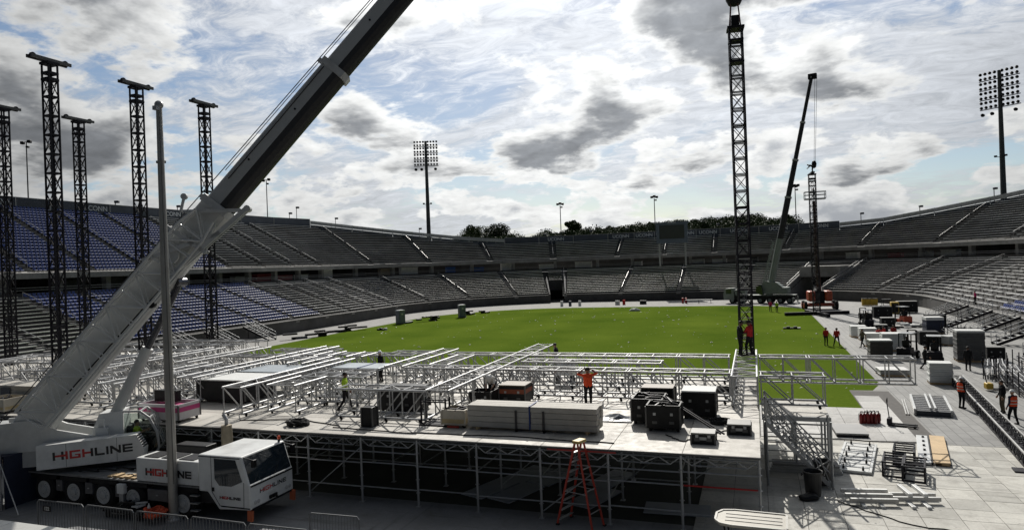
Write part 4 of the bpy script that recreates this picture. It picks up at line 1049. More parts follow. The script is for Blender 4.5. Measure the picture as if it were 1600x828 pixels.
# stowed lattice fly jib beside the base section
jb = MB(); n = 12
def jp(k, c):
    x = .6 + 10.6 * k / n; tp = 1 if k < n else .7
    return Vector((x, (-1.35, -.82)[c % 2], (-.62, .62)[c // 2] * tp))
for c in range(4): jb.tube([jp(k, c) for k in range(n + 1)], .065 if c > 1 else .055, 6)
for k in range(n):
    for (c, d) in ((0, 2), (1, 3)):
        jb.tube([jp(k, c), jp(k, d)], .035, 5); jb.tube([jp(k, c if k % 2 else d), jp(k + 1, d if k % 2 else c)], .035, 5)
    jb.tube([jp(k, 2), jp(k + 1, 3)], .03, 5)
cb(jb, 'fly_jib', boom_white, BM)
jf = MB()
for yy in (-1.25, -.8):
    jf.bar((8.2, yy, .75), (11.0, yy, -.9), .09, .16); jf.bar((9.9, yy, .9), (10.0, yy, -1.0), .09, .16); jf.bar((7.8, yy, -.4), (12.6, yy, -1.1), .09, .2); jf.bar((10.8, yy, .8), (12.3, yy, -.95), .07, .12)
jf.cyl((9.0, -1.0, .1), .36, .2, 16, 'y'); jf.cyl((12.5, -1.0, -1.1), .14, .5, 12, 'y'); jf.bar((10.7, -1.0, .9), (11.3, -1.0, 1.2), .1); jf.cyl((11.3, -1.0, 1.2), .13, .2, 12, 'y')
cb(jf, 'jib_bracket', grey_paint, BM)
cb(MB().cyl((6.9, -.75, -.6), .14, .3, 14, 'y').bar((2, -.7, -.3), (8.4, -.7, -.45), .05), 'boom_hydraulics', black, BM)
for k in range(6):
    x_ = 13.4 + k * 1.05; cb(MB().box(x_, x_ + .012, -.537, -.531, .03, .5), 'weld_seam', grey_paint, BM)
for x_, z_ in ((14.2, .3), (17.2, .2), (22.5, .25), (25.0, .2)): cb(MB().cyl((x_, -.535 if x_ < 19 else -.495, z_), .05, .03, 10, 'y'), 'pin_boss', black, BM)
cb(MB().tube([(13, -.56, .42), (16, -.57, .4), (19.5, -.56, .43)], .02, 5), 'hose', black, BM)
# luffing cylinder
ca = SM @ Vector((2.0, 1.3, 2.15)); ct = BM @ Vector((8.2, 0, -.72)); mid = ca.lerp(ct, .58)
cb(MB().tube([ca, mid], .23, 16), 'luffing_cylinder', boom_white); cb(MB().tube([mid, ct], .14, 14).cyl(ct, .2, .5, 12, 'y'), 'cylinder_rod', mat('chrome_dark', (.10, .10, .11), .25, .8))
# operator's cab on the far side
ocp = dep(208, 700, 29.6); OM = Matrix.Translation((ocp.x, ocp.y, 0)) @ Matrix.Rotation(AZ, 4, 'Z') @ Matrix.Translation((0, 0, -.1)) @ Matrix.Diagonal((1.3, 1.15, 1.08, 1))
cb(MB().prism([(-.95, 1.5), (-1.15, 2.3), (-.85, 3.2), (-.15, 3.25), (-.15, 1.5)], -.45, .45), 'operator_cab', white_paint, OM)
fr = MB()
for yy in (-.44, .44):
    arc = [(-.15, 3.22), (.35, 3.18), (.62, 2.9), (.85, 2.3), (.9, 1.7), (.8, 1.5)]
    for q in range(5): fr.bar((arc[q][0], yy, arc[q][1]), (arc[q + 1][0], yy, arc[q + 1][1]), .07)
    fr.bar((-.15, yy, 1.52), (.8, yy, 1.52), .08)
for x_, z_ in ((.35, 3.18), (.9, 1.7), (.62, 2.9)): fr.bar((x_, -.44, z_), (x_, .44, z_), .05)
for q in range(4): fr.bar((.7, -.3 + .2 * q, 2.95), (1.0, -.3 + .2 * q, 1.8), .03)
cb(fr, 'cab_frame', grey_paint, OM)
cb(MB().box(-.14, .8, -.4, .4, 1.54, 1.6).bev(-.1, .25, -.25, .25, 1.6, 2.0, .05).bev(-.13, 0, -.25, .25, 2.0, 2.6, .04).bev(.55, .8, -.3, .3, 1.6, 2.15, .04), 'cab_interior', plastic_blk, OM)
def clear_glass():
    m = bpy.data.materials.new('clear_glass'); m.use_nodes = True; nt = m.node_tree; N = nt.nodes
    g = N.new('ShaderNodeBsdfGlossy'); g.inputs['Roughness'].default_value = .03; t_ = N.new('ShaderNodeBsdfTransparent'); t_.inputs[0].default_value = (.72, .78, .76, 1)
    mx = N.new('ShaderNodeMixShader'); fz = N.new('ShaderNodeFresnel'); fz.inputs[0].default_value = 1.5
    nt.links.new(fz.outputs[0], mx.inputs[0]); nt.links.new(t_.outputs[0], mx.inputs[1]); nt.links.new(g.outputs[0], mx.inputs[2]); nt.links.new(mx.outputs[0], N['Material Output'].inputs[0]); return m
clear = clear_glass()
cb(MB().prism([(-.13, 3.15), (.33, 3.12), (.58, 2.86), (.8, 2.3), (.85, 1.7), (.78, 1.58), (-.13, 1.58)], -.462, -.452), 'cab_side_glass', clear, OM)
OPER = OM @ Vector((.12, 0, 2.0))
# hook rope and block over the hanging tower
tipx, tipy = -0.48, 36.95
hook = thing('hook_block', 'black crane hook block with slings at the top of the hanging lattice tower', 'hook', (tipx, tipy, 21.6))
MB().lathe([(.05, .2), (.3, .3), (.42, .55), (.42, 1.2), (.3, 1.45), (.1, 1.5)], 16).build('block', black, hook)
headz = (BM @ Vector((LH + .3, 0, -.8))).z
hr = MB()
for q in (-.15, .15): hr.tube([(q, 0, 1.4), (q, 0, headz - 21.6)], .02, 5)
hr.build('hoist_rope', rope_m, hook)
sg_ = MB()
for q in (-.27, .27):
    for w in (-.27, .27): sg_.tube([(0.6 * q, .6 * w, .45), (q, w, -.85)], .035, 6)
sg_.build('sling', mat('sling', (.12, .05, .05), .8), hook)
tw = lattice_tower('tall black lattice tower hanging from the crane hook above two workers', tipx, tipy, 3.98, 20.7, 0.62, R(6), head=False, sec=1.672, base=False, r=.04)
MB().bev(-.2, .2, -.2, .2, 16.745, 17.35, .05).build('lifting_lug', truss_black, tw)
for e_, z_a, z_b in ((.42, 16.62, 16.74), (.36, 16.0, 16.1), (.36, 14.9, 15.0)): MB().box(-e_, e_, -e_, e_, z_a, z_b).build('top_frame', truss_black, tw)
lad = MB()
for k in range(16): lad.bar((-.3, -.33, .4 + k * .3), (.3, -.33, .4 + k * .3), .028)
lad.build('rung', alu_dull, tw)

# flagpole
fp = onz(272, 812, 0)
fl = thing('flagpole', 'tall bare grey flagpole in front of the crane', 'flagpole', (fp.x, 18.7 if False else fp.y, 0))
MB().tube([(0, 0, 0), (0, 0, 8), (0, 0, 15.3)], [.17, .15, .105], 16).build('pole', mat('pole_metal', (.33, .32, .30), .42, .6, .12, 1.0, dirt=.3), fl)
MB().sphere((0, 0, 15.42), .16, 12, 8).box(-.09, .09, -.22, .02, 15.2, 15.35).build('finial', galv, fl)
MB().tube([(.13, -.12, 15.2), (.2, -.14, 1.4)], .012, 5).build('halyard', rope_m, fl)
MB().lathe([(.3, 0), (.3, .06), (.2, .12), (.18, .3)], 16).build('base_collar', galv, fl)
# ------------------------------------------------------------------ people
skin_m = [mat('skin_a', (.36, .21, .14), .6, 0, .08), mat('skin_b', (.16, .085, .055), .6, 0, .08), mat('skin_c', (.48, .30, .22), .6, 0, .08)]
def cloth(n, c): return mat('cloth_' + n, c, .85, 0, .2, 6.0, bump=.3, bscale=14, spec=.2)
C_OR, C_RED, C_LIME, C_BLK, C_NAVY, C_KHAKI, C_PINK, C_WHITE, C_DARKRED = cloth('orange', (.72, .085, .03)), cloth('red', (.48, .03, .03)), cloth('lime', (.42, .62, .04)), cloth('black', (.014, .014, .016)), cloth('navy', (.02, .025, .045)), cloth('khaki', (.12, .10, .065)), cloth('pink', (.62, .03, .16)), cloth('white', (.62, .62, .60)), cloth('maroon', (.22, .02, .02))
shoe_m = mat('boots', (.02, .018, .016), .7); hair_m = mat('hair', (.012, .009, .007), .7); hat_white = mat('helmet_white', (.75, .75, .74), .35, 0, .03)
POSES = {}
def pose_geo(name):
    V = Vector
    P = dict(pel=V((0, 0, .96)), che=V((0, .0, 1.34)), nek=V((0, .0, 1.50)), hed=V((0, .025, 1.645)),
             LH=V((-.10, 0, .93)), RH=V((.10, 0, .93)), LK=V((-.115, .03, .50)), RK=V((.115, .03, .50)), LA=V((-.12, -.02, .09)), RA=V((.12, -.02, .09)),
             LS=V((-.19, 0, 1.43)), RS=V((.19, 0, 1.43)), LE=V((-.255, -.03, 1.15)), RE=V((.255, -.03, 1.15)), LW=V((-.27, .09, .91)), RW=V((.27, .09, .91)), foot=V((0, 1, 0)))
    if name == 'walk':
        P.update(LK=V((-.11, .17, .52)), LA=V((-.12, .27, .11)), RK=V((.11, -.03, .50)), RA=V((.12, -.30, .12)), LE=V((-.25, -.15, 1.18)), LW=V((-.26, -.12, .94)), RE=V((.25, .08, 1.16)), RW=V((.25, .26, .98)))
    if name == 'hands_up':
        P.update(LE=V((-.42, .06, 1.50)), RE=V((.42, .06, 1.50)), LW=V((-.20, .14, 1.66)), RW=V((.20, .14, 1.66)), LA=V((-.10, -.02, .09)), RA=V((.10, -.02, .09)))
    if name == 'reach':
        P.update(RE=V((.30, .12, 1.66)), RW=V((.25, .22, 1.92)), LE=V((-.26, .12, 1.2)), LW=V((-.18, .33, 1.28)), LK=V((-.11, .14, .50)), LA=V((-.12, .10, .09)))
    if name == 'work':
        P.update(LE=V((-.27, .05, 1.17)), LW=V((-.16, .30, 1.12)), RE=V((.27, .05, 1.17)), RW=V((.16, .30, 1.12)), hed=V((0, .06, 1.635)))
    if name == 'bend':
        P.update(che=V((0, .30, 1.18)), nek=V((0, .46, 1.24)), hed=V((0, .60, 1.27)), LS=V((-.18, .40, 1.22)), RS=V((.18, .40, 1.22)), LE=V((-.2, .48, .95)), RE=V((.2, .5, .95)), LW=V((-.14, .66, .82)), RW=V((.14, .68, .82)), pel=V((0, -.04, .95)), LH=V((-.1, -.04, .93)), RH=V((.1, -.04, .93)))
    if name == 'sit':
        dz = V((0, 0, -.45))
        for k in ('pel', 'che', 'nek', 'hed', 'LS', 'RS', 'LH', 'RH'): P[k] = P[k] + dz
        P.update(LK=V((-.13, .42, .50)), RK=V((.13, .42, .50)), LA=V((-.13, .48, .09)), RA=V((.13, .48, .09)), LE=V((-.26, .14, .78)), RE=V((.26, .14, .78)), LW=V((-.17, .38, .84)), RW=V((.17, .38, .84)))
    if name == 'wide':
        P.update(LK=V((-.2, .06, .51)), LA=V((-.30, -.02, .09)), RK=V((.17, .05, .51)), RA=V((.24, -.02, .09)), RE=V((.27, .06, 1.16)), RW=V((.22, .30, 1.05)))
    prim = []
    def cap(a, b, ra, rb, t): prim.append((P[a] if isinstance(a, str) else a, P[b] if isinstance(b, str) else b, ra, rb, t))
    up = (P['nek'] - P['pel']).normalized()
    for s in (-1, 1): cap(P['pel'] + V((s * .07, 0, 0)), P['che'] + V((s * .085, 0, 0)), .118, .122, 'shirt')
    cap(P['che'], P['nek'] - up * .06, .14, .10, 'shirt'); cap('LS', 'RS', .072, .072, 'shirt'); cap('LH', 'RH', .115, .115, 'pants')
    cap(P['nek'] - up * .04, P['hed'] - up * .03, .055, .058, 'skin')
    h = P['hed']; hd = (h - P['nek']).normalized(); fw = V((0, 1, 0)); fw = (fw - hd * fw.dot(hd)).normalized()
    cap(h + hd * .025, h + hd * .04 - fw * .015, .098, .096, 'skin'); cap(h - hd * .075 + fw * .03, h + hd * .0 + fw * .02, .058, .078, 'skin')
    cap(h - hd * .01 + fw * .095, h - hd * .035 + fw * .118, .012, .018, 'skin')
    for s in (-1, 1): cap(h + V((s * .095, 0, 0)) - hd * .02, h + V((s * .1, 0, 0)) + hd * .025, .016, .02, 'skin')
    for s in 'LR':
        cap(s + 'H', s + 'K', .095, .066, 'pants'); cap(s + 'K', s + 'A', .066, .047, 'pants')
        a = P[s + 'A']; cap(a + V((0, -.03, -.03)), a + V((0, .17, -.045)), .048, .04, 'shoe'); cap(a + V((0, 0, .04)), a + V((0, 0, -.03)), .052, .05, 'shoe')
        cap(s + 'S', s + 'E', .062, .047, 'sleeve'); cap(s + 'E', s + 'W', .045, .03, 'arm')
        w = P[s + 'W']; d = (w - P[s + 'E']).normalized(); sd = V((1, 0, 0)) if abs(d.x) < .7 else V((0, 0, 1)); side = (sd - d * sd.dot(d)).normalized(); nrm = d.cross(side)
        for q, ln in ((-1.5, .06), (-.5, .075), (.5, .08), (1.5, .068)):
            b = w + d * .09 + nrm * q * .021; cap(w + d * .02 + nrm * q * .016, b, .017, .014, 'hand'); cap(b, b + d * ln * .6 + side * .014, .0115, .011, 'hand'); cap(b + d * ln * .6 + side * .014, b + d * ln + side * .035, .011, .010, 'hand')
        cap(w + d * .02 - nrm * .02, w + d * .07 - nrm * .062 + side * .015, .015, .0115, 'hand')
    mb = MB()
    for a, b, ra, rb, t in prim:
        L_ = (b - a); l = L_.length; d = L_.normalized() if l > 1e-5 else V((0, 0, 1)); pts = []; rs = []
        for k in range(5): th = math.pi / 2 * (1 - k / 4); pts.append(a - d * ra * math.sin(th)); rs.append(max(ra * math.cos(th), .002))
        for k in range(1, 5): th = math.pi / 2 * k / 4; pts.append(b + d * rb * math.sin(th)); rs.append(max(rb * math.cos(th), .002))
        pts.insert(5, b); rs.insert(5, rb); mb.tube(pts, rs, 14)
    tmp = mb.build('tmp', None); rmod = tmp.modifiers.new('r', 'REMESH'); rmod.mode = 'VOXEL'; rmod.voxel_size = .0125; rmod.use_smooth_shade = True
    sm = tmp.modifiers.new('s', 'SMOOTH'); sm.factor = .5; sm.iterations = 2
    dg = bpy.context.evaluated_depsgraph_get(); me = bpy.data.meshes.new_from_object(tmp.evaluated_get(dg)); bpy.data.objects.remove(tmp)
    me.name = 'body_' + name
    n = len(me.polygons); cen = np.empty(n * 3); me.polygons.foreach_get('center', cen); cen = cen.reshape(-1, 3)
    best = np.full(n, 1e9); idx = np.zeros(n, int); tags = ['skin', 'shirt', 'pants', 'shoe', 'sleeve', 'arm', 'hand']
    for a, b, ra, rb, t in prim:
        a_, b_ = np.array(a), np.array(b); ab = b_ - a_; k = np.clip(((cen - a_) @ ab) / max(ab @ ab, 1e-9), 0, 1)
        dd = np.linalg.norm(cen - (a_ + k[:, None] * ab), axis=1) - (ra + (rb - ra) * k); w = dd < best; best[w] = dd[w]; idx[w] = tags.index(t)
    for _ in tags: me.materials.append(None)
    me.polygons.foreach_set('material_index', idx.astype(np.int32)); me.polygons.foreach_set('use_smooth', np.ones(n, bool))
    # clothing and head wear shells
    vest = MB()
    for zf in range(1):
        ring_ = []
        for k, (f_, w, dp) in enumerate(((.02, .215, .15), (.35, .22, .155), (.7, .235, .16), (.95, .215, .15), (1.06, .14, .11))):
            c = P['pel'].lerp(P['nek'] - up * .06, f_)
            ring_.append([c + V((w * math.cos(a), 0, 0)) + (V((0, 1, 0)) - up * up.y).normalized() * dp * math.sin(a) for a in [q * 2 * math.pi / 20 for q in range(20)]])
        vs = [p for r in ring_ for p in r]; vest.raw(vs, [(i * 20 + k, i * 20 + (k + 1) % 20, (i + 1) * 20 + (k + 1) % 20, (i + 1) * 20 + k) for i in range(4) for k in range(20)])
    band = MB()
    for f_ in (.3, .62):
        rr = []
        for df in (-.045, .045):
            c = P['pel'].lerp(P['nek'] - up * .06, f_ + df); rr.append([c + V((.231 * math.cos(a), 0, 0)) + (V((0, 1, 0)) - up * up.y).normalized() * .166 * math.sin(a) for a in [q * 2 * math.pi / 20 for q in range(20)]])
        band.raw(rr[0] + rr[1], [(k, (k + 1) % 20, 20 + (k + 1) % 20, 20 + k) for k in range(20)])
    Rm = Matrix.Translation(h) @ V((0, 0, 1)).rotation_difference(hd).to_matrix().to_4x4()
    hat = MB().lathe([(.155, .035), (.158, .045), (.118, .055), (.115, .09), (.09, .135), (.045, .155), (.003, .158)], 18); hat.raw([(-.09, .1, .036), (.09, .1, .036), (.06, .2, .03), (-.06, .2, .03), (-.09, .1, .046), (.09, .1, .046), (.06, .2, .04), (-.06, .2, .04)], [(0, 1, 2, 3), (7, 6, 5, 4), (0, 4, 5, 1), (1, 5, 6, 2), (2, 6, 7, 3), (3, 7, 4, 0)]); hat.xf(Rm)
    hair = MB(); nu, nv = 16, 6; vs = []
    for i in range(nv + 1):
        for k in range(nu):
            ph = 2 * math.pi * k / nu; lim = 1.9 - .85 * max(0, math.sin(ph)); th = lim * i / nv
            vs.append((.112 * math.sin(th) * math.cos(ph), .112 * math.sin(th) * math.sin(ph) - .012, .035 + .115 * math.cos(th)))
    hair.raw(vs, [(i * nu + k, (i + 1) * nu + k, (i + 1) * nu + (k + 1) % nu, i * nu + (k + 1) % nu) for i in range(nv) for k in range(nu)]); hair.xf(Rm)
    eyes = MB()
    for s in (-1, 1): eyes.sphere(Rm @ V((s * .035, .088, .0)), .012, 8, 5)
    out = dict(body=me)
    for nm, b, m in (('vest', vest, None), ('band', band, None), ('hat', hat, None), ('hair', hair, hair_m), ('eyes', eyes, mat('eye', (.03, .02, .02), .2))):
        b.smooth = True; out[nm] = b.mesh(nm, m)
        if m is None: out[nm].materials.append(None)
    return out
def objmat(o, i, m):
    o.material_slots[i].link = 'OBJECT'; o.material_slots[i].material = m
def person(label, loc, face, pose='stand', shirt=C_BLK, pants=C_BLK, skin=0, hat=None, vest=None, bare=True, group=None, sc=1.0):
    if pose not in POSES: POSES[pose] = pose_geo(pose)
    g = POSES[pose]; t = thing('person', label, 'person', loc, face, group); t.scale = (sc, sc, sc)
    b = link('body', g['body'], t); sk = skin_m[skin]
    for i, m in enumerate((sk, shirt, pants, shoe_m, shirt, sk if bare else shirt, sk)): objmat(b, i, m)
    link('eyes', g['eyes'], t)
    if hat: objmat(link('hard_hat', g['hat'], t), 0, hat)
    else: link('hair', g['hair'], t)
    if vest:
        v = link('safety_vest', g['vest'], t); objmat(v, 0, vest); objmat(link('reflective_band', g['band'], v), 0, mat('reflective', (.6, .6, .55), .4))
    return t
def face_to(x, y, deg): return R(deg)
AWAY = R(19.5)                                            # facing the far end, back to the lens
person('worker in orange shirt with raised elbows seen from behind on the deck', onz(920, 637, SZ), AWAY + R(4), 'hands_up', C_OR, C_BLK, 1)
person('worker in lime hi-vis top walking behind the front truss', onz(540, 642, SZ), R(-70), 'walk', C_LIME, C_BLK, 1)
person('worker in white helmet and black top among the middle trusses', Vector((-20.3, 34.2, SZ)), R(150), 'stand', C_BLK, C_BLK, 0, hat_white)
person('worker in white helmet bent over the black crate', Vector((-11.75, 29.75, SZ)), R(190), 'bend', C_WHITE, C_BLK, 0, hat_white)
person('dark-clothed worker behind the far truss near its crossing', Vector((-11.0, 38.2, SZ)), R(100), 'work', C_BLK, C_NAVY, 0)
person('dark-clothed worker standing on the truss left of the hanging tower', Vector((-.78, 36.3, TB + TH + .05)), R(-70), 'work', C_BLK, C_BLK, 1)
person('worker in red shirt steadying the hanging tower with raised arm', Vector((-.33, 36.4, TB + TH + .05)), R(60), 'reach', C_RED, C_BLK, 1)
person('left of the two red-shirted people standing on the turf', onz(1291, 540), R(200), 'stand', C_RED, C_BLK, 0, group=None)
person('right of the two red-shirted people standing on the turf', onz(1308, 541), R(-10), 'wide', C_RED, C_BLK, 1)
person('distant person in pink vest beside the far crane', onz(1204, 487), R(170), 'stand', C_PINK, C_NAVY, 0)
person('distant person in lime vest beside the far crane', onz(1214, 488), R(150), 'stand', C_LIME, C_NAVY, 0)
person('walker in khaki jacket passing the white stacks by the turf edge', onz(1348, 543), R(120), 'walk', C_KHAKI, C_BLK, 0)
person('red-shirted worker between the white stacks, lower of two', onz(1374, 540), R(180), 'work', C_RED, C_BLK, 0)
person('red-shirted worker between the white stacks, taller of two', onz(1382, 538), R(60), 'work', C_RED, C_BLK, 1)
person('maroon-shirted worker behind the largest white stack', onz(1397, 536), R(150), 'work', C_DARKRED, C_BLK, 0)
person('worker in orange vest and white helmet at the long black truss', onz(1503, 638), R(-60), 'stand', C_BLK, C_BLK, 1, hat_white, C_OR, False)
person('bareheaded worker in dark clothes on the grey floor', onz(1567, 645), R(100), 'stand', C_BLK, C_KHAKI, 0, None, None, False)
person('rightmost worker in orange vest and white helmet mid stride', onz(1584, 664), R(30), 'wide', C_NAVY, C_BLK, 0, hat_white, C_OR, False)
person('dark-clothed worker by the tall stack of black racks', onz(1513, 579), R(-30), 'stand', C_BLK, C_BLK, 1, None, None, False)
person('dark-clothed worker walking beside the white pallet stack', onz(1446, 577), R(-100), 'walk', C_BLK, C_BLK, 0, None, None, False)
person('person in pink shirt among the blue seats on the right', Vector((25.9, 99.5, 1.9)), R(60), 'stand', C_PINK, C_BLK, 0)
person('left of two dark figures leaning at the far right wall', onz(1328, 464), R(160), 'stand', C_BLK, C_BLK, 0)
person('right of two dark figures leaning at the far right wall', onz(1339, 464), R(200), 'stand', C_BLK, C_BLK, 0)
op = OPER; person('crane operator in lime hi-vis seated inside the white cab', Vector((op.x, op.y, op.z - .5)), AZ - R(90), 'sit', C_LIME, C_BLK, 0)

# ------------------------------------------------------------------ gear on the stage
def crate(name, label, cat, x0, x1, y0, y1, z0, h, m, band=None, bandm=None, lid=None, wheels=True, open_top=False):
    t = thing(name, label, cat, ((x0 + x1) / 2, (y0 + y1) / 2, z0)); w, d = (x1 - x0) / 2, (y1 - y0) / 2; zb = .12 if wheels else 0
    if open_top:
        b = MB().box(-w, w, -d, -d + .06, zb, h).box(-w, w, d - .06, d, zb, h).box(-w, -w + .06, -d + .06, d - .06, zb, h).box(w - .06, w, -d + .06, d - .06, zb, h).box(-w + .06, w - .06, -d + .06, d - .06, zb, zb + .06)
        b.build('body', m, t)
    else: MB().bev(-w, w, -d, d, zb, h - .04, .025).build('body', m, t)
    if lid: MB().bev(-w - .01, w + .01, -d - .01, d + .01, h - .04, h + .02, .012).build('lid', lid, t)
    for sx in (-1, 1):
        for sy in (-1, 1): MB().box(sx * w - .03, sx * w + .03, sy * d - .03, sy * d + .03, zb, h - .05).build('corner_trim', mat('trim_grey', (.09, .09, .09), .5, .4) if m is not cream else cream, t)
    for sx in (-.5, .5):
        if name == 'flight_case': MB().box(sx * w - .05, sx * w + .05, -d - .022, -d - .002, h * .62, h * .62 + .1).build('latch', galv, t); MB().box(sx * w - .09, sx * w + .09, -d - .02, -d - .002, h * .3, h * .3 + .1).build('recessed_handle', mat('trim_grey', (.09, .09, .09), .5, .4), t)
    if band: MB().box(-w - .012, w + .012, -d - .012, d + .012, band[0], band[1]).build('band', bandm, t)
    if wheels:
        for sx in (-1, 1):
            for sy in (-1, 1): link('caster', caster(), t, (sx * (w - .12), sy * (d - .12), -.02), (0, 0, 0)).scale = (1, 1, .85)
    return t
def clutter(parent, cx, cy, z, w, d, n, m, seed):          # loose rods and straps in a bin
    r_ = random.Random(seed)
    for k in range(n):
        a = r_.uniform(0, 3.14); L_ = r_.uniform(.3, .8) * min(w, d); x, y = cx + r_.uniform(-.3, .3) * w, cy + r_.uniform(-.3, .3) * d
        MB().bar((x - math.cos(a) * L_ / 2, y - math.sin(a) * L_ / 2, z + r_.uniform(-.05, .12)), (x + math.cos(a) * L_ / 2, y + math.sin(a) * L_ / 2, z + r_.uniform(-.05, .15)), .05).build('loose_rod', m, parent)
b1 = crate('plastic_bin', 'cream open plastic bin at the left end of the timber stack', 'bin', -12.0, -10.98, 24.75, 25.75, SZ, .72, cream, (.2, .36), mat('tan_band', (.42, .33, .18), .6), None, True, True)
clutter(b1, 0, 0, .62, .9, .9, 9, truss_black, 2)
MB().box(-.25, .25, -.54, -.515, .02, .1).build('tag', orange_fib, b1)
b2 = crate('plastic_bin', 'cream open bin behind the crane boom foot at far left', 'bin', -36.5, -34.9, 22.95 + .2, 24.4, SZ, .72, cream, (.2, .34), mat('tan_band', (.42, .33, .18), .6), None, True, True)
clutter(b2, 0, 0, .6, 1.2, .9, 6, truss_black, 3)
# whitewashed beams strapped together
lt = thing('timber_stack', 'strapped stack of four layers of whitish timber beams near the ladder', 'timber stack', (-8.25, 25.2, SZ))
rj = random.Random(9)
for k in range(4):
    for j in range(3):
        for half in range(2):
            x0 = -2.6 + half * 2.62; MB().bev(x0 + rj.uniform(0, .03), x0 + 2.58 + rj.uniform(-.02, .03), -.52 + j * .35, -.18 + j * .35, .12 + k * .215, .12 + k * .215 + .205, .012).build('beam', lumber, lt)
for x in (-.55, .55): MB().box(x - .04, x + .04, -.57, -.535, .02, .82).box(x - .04, x + .04, -.57, .57, 0, .1).build('cradle', mat('rust_dark', (.05, .045, .045), .7), lt)
MB().box(-.03, .03, -.545, -.53, .1, .99).box(-.03, .03, -.545, .545, .985, 1.0).build('strap', navy, lt)
for x in (-2.2, 2.2): MB().box(x - .05, x + .05, -.5, .5, 0, .115).build('bearer', wood, lt)
lt2 = thing('timber_stack', 'long whitish timber beams stacked at the far left behind the boom', 'timber stack', (-37.0, 25.4, SZ))
for k in range(4):
    for j in range(4): MB().bev(-4.2, 3.6, -.7 + j * .34, -.37 + j * .34, .1 + k * .25, .1 + k * .25 + .24, .012).build('beam', lumber, lt2)
for x in (-3.2, 0, 2.7): MB().box(x - .35, x + .35, -.78, -.75, .02, 1.0).build('side_board', slate, lt2)
k1 = crate('flight_case', 'black crate with orange stripe and pale lid behind the timber stack', 'case', -11.2, -9.95, 29.2, 30.3, SZ, .92, plastic_blk, (.55, .75), mat('orange_band', (.22, .05, .02), .6), mat('dark_lid', (.16, .13, .10), .6, 0, .2, dirt=.3))
k1b = crate('flight_case', 'open black crate the bent worker leans into', 'case', -12.35, -11.3, 28.4, 29.35, SZ, .75, plastic_blk, None, None, None, True, True)
MB().box(-.35, -.2, -.49, -.478, .3, .45).box(.05, .2, -.49, -.478, .3, .45).build('white_label', cardboard, k1b)
crate('speaker_box', 'upright black box standing before the front truss', 'case', -15.35, -14.85, 24.2, 24.65, SZ, .85, plastic_blk, None, None, None, False)
bb = crate('flight_case', 'black boxes beneath the front trusses left of the cream bin', 'case', -16.05, -14.2, 26.8, 28.2, SZ, 1.15, black, None, None, None, True)
crate('draped_box', 'large black box under the trusses behind the crane cab', 'case', -27.0, -24.0, 27.4, 29.6, SZ, 1.15, black, None, None, cardboard, True)
wcase = crate('flight_case', 'white flight case with magenta band at the stage front by the flagpole', 'case', -26.3, -24.0, 23.25, 24.5, SZ, .8, mat('case_white', (.50, .49, .50), .5, 0, .1, 2, dirt=.2), (.46, .66), magenta, None, True, True)
MB().bev(-1.1, .2, .2, .5, .75, 1.25, .03).build('black_bag', plastic_blk, wcase)
# black work boxes near the right corner of the deck
c1 = crate('flight_case', 'big open black case full of rods near the right of the deck', 'case', -4.72, -3.5, 26.7, 28.1, SZ, 1.0, plastic_blk, None, None, None, True, True); clutter(c1, 0, 0, .95, 1.0, 1.0, 9, truss_black, 4)
c2 = crate('flight_case', 'second open black case in front of the big one', 'case', -4.0, -2.75, 25.7, 26.65, SZ, .98, plastic_blk, None, None, None, True, True); clutter(c2, 0, 0, .95, 1.0, .9, 10, truss_black, 5)
crate('flight_case', 'tall black case with pale lid right of the open cases', 'case', -2.9, -1.6, 27.9, 29.1, SZ, 1.12, plastic_blk, (.55, .57), black, cardboard, True)
crate('flight_case', 'black case with wooden lid behind the open cases', 'case', -4.6, -3.3, 28.5, 29.4, SZ, 1.1, plastic_blk, None, None, mat('dark_lid', (.16, .13, .10), .6, 0, .2, dirt=.3), True)
for nm, (x0, x1, y0, y1) in (('low black case nearest the right corner of the deck', (-2.25, -1.45, 24.2, 24.9)), ('low black case at the right edge of the deck', (-1.1, -.3, 25.7, 26.5))):
    q = crate('flight_case', nm, 'case', x0, x1, y0, y1, SZ, .38, plastic_blk, None, None, mat('case_lid', (.20, .20, .19), .5), False)
    MB().box(-.12, .12, -(y1 - y0) / 2 - .02, -(y1 - y0) / 2 - .004, .16, .26).build('catch', galv, q)
po = MB()
for q in (0, .12): po.tube([(-3.55 + q, 27.1, SZ + 1.05), (-1.3 + q, 25.0, SZ + .2)], .035, 6)
pl = po.build('pole_pair', truss_black); add_tag(pl, 'two black poles leaning from the open case down to the deck', 'poles')
def heap(name, label, cat, c, r, n, m, seed, flat=.35, thick=.05):
    r_ = random.Random(seed); t = thing(name, label, cat, c)
    for k in range(n):
        pts = []; a = r_.uniform(0, 6.28); rr = r_.uniform(.3, 1) * r
        for q in range(9): aa = a + q * .75; pts.append((math.cos(aa) * rr * r_.uniform(.8, 1.1), math.sin(aa) * rr * .75 * r_.uniform(.8, 1.1), .03 + r_.uniform(0, flat) * r))
        MB().tube(pts, thick, 6).build('coil', m, t)
    return t
heap('cable_coil', 'heap of black cable on the deck behind the crane cab', 'cable', onz(466, 664, SZ), .55, 7, rubber, 1)
heap('cable_coil', 'loose black cable behind the low cases at the deck edge', 'cable', onz(1128, 662, SZ), .45, 5, rubber, 2)
heap('cable_coil', 'coiled hose under the far truss behind the tall case', 'cable', onz(1135, 612, SZ), .6, 6, rubber, 3)
heap('cable_coil', 'small cable heap beside the orange-shirted worker', 'cable', onz(940, 617, SZ), .3, 4, rubber, 4)
tp = MB(); tr = random.Random(8); vs = []
for j in range(7):
    for i in range(9): vs.append((-.75 + i * .19, -.5 + j * .17, .04 + .2 * math.exp(-((i - 4) ** 2 / 6 + (j - 3) ** 2 / 3)) * tr.uniform(.5, 1.3)))
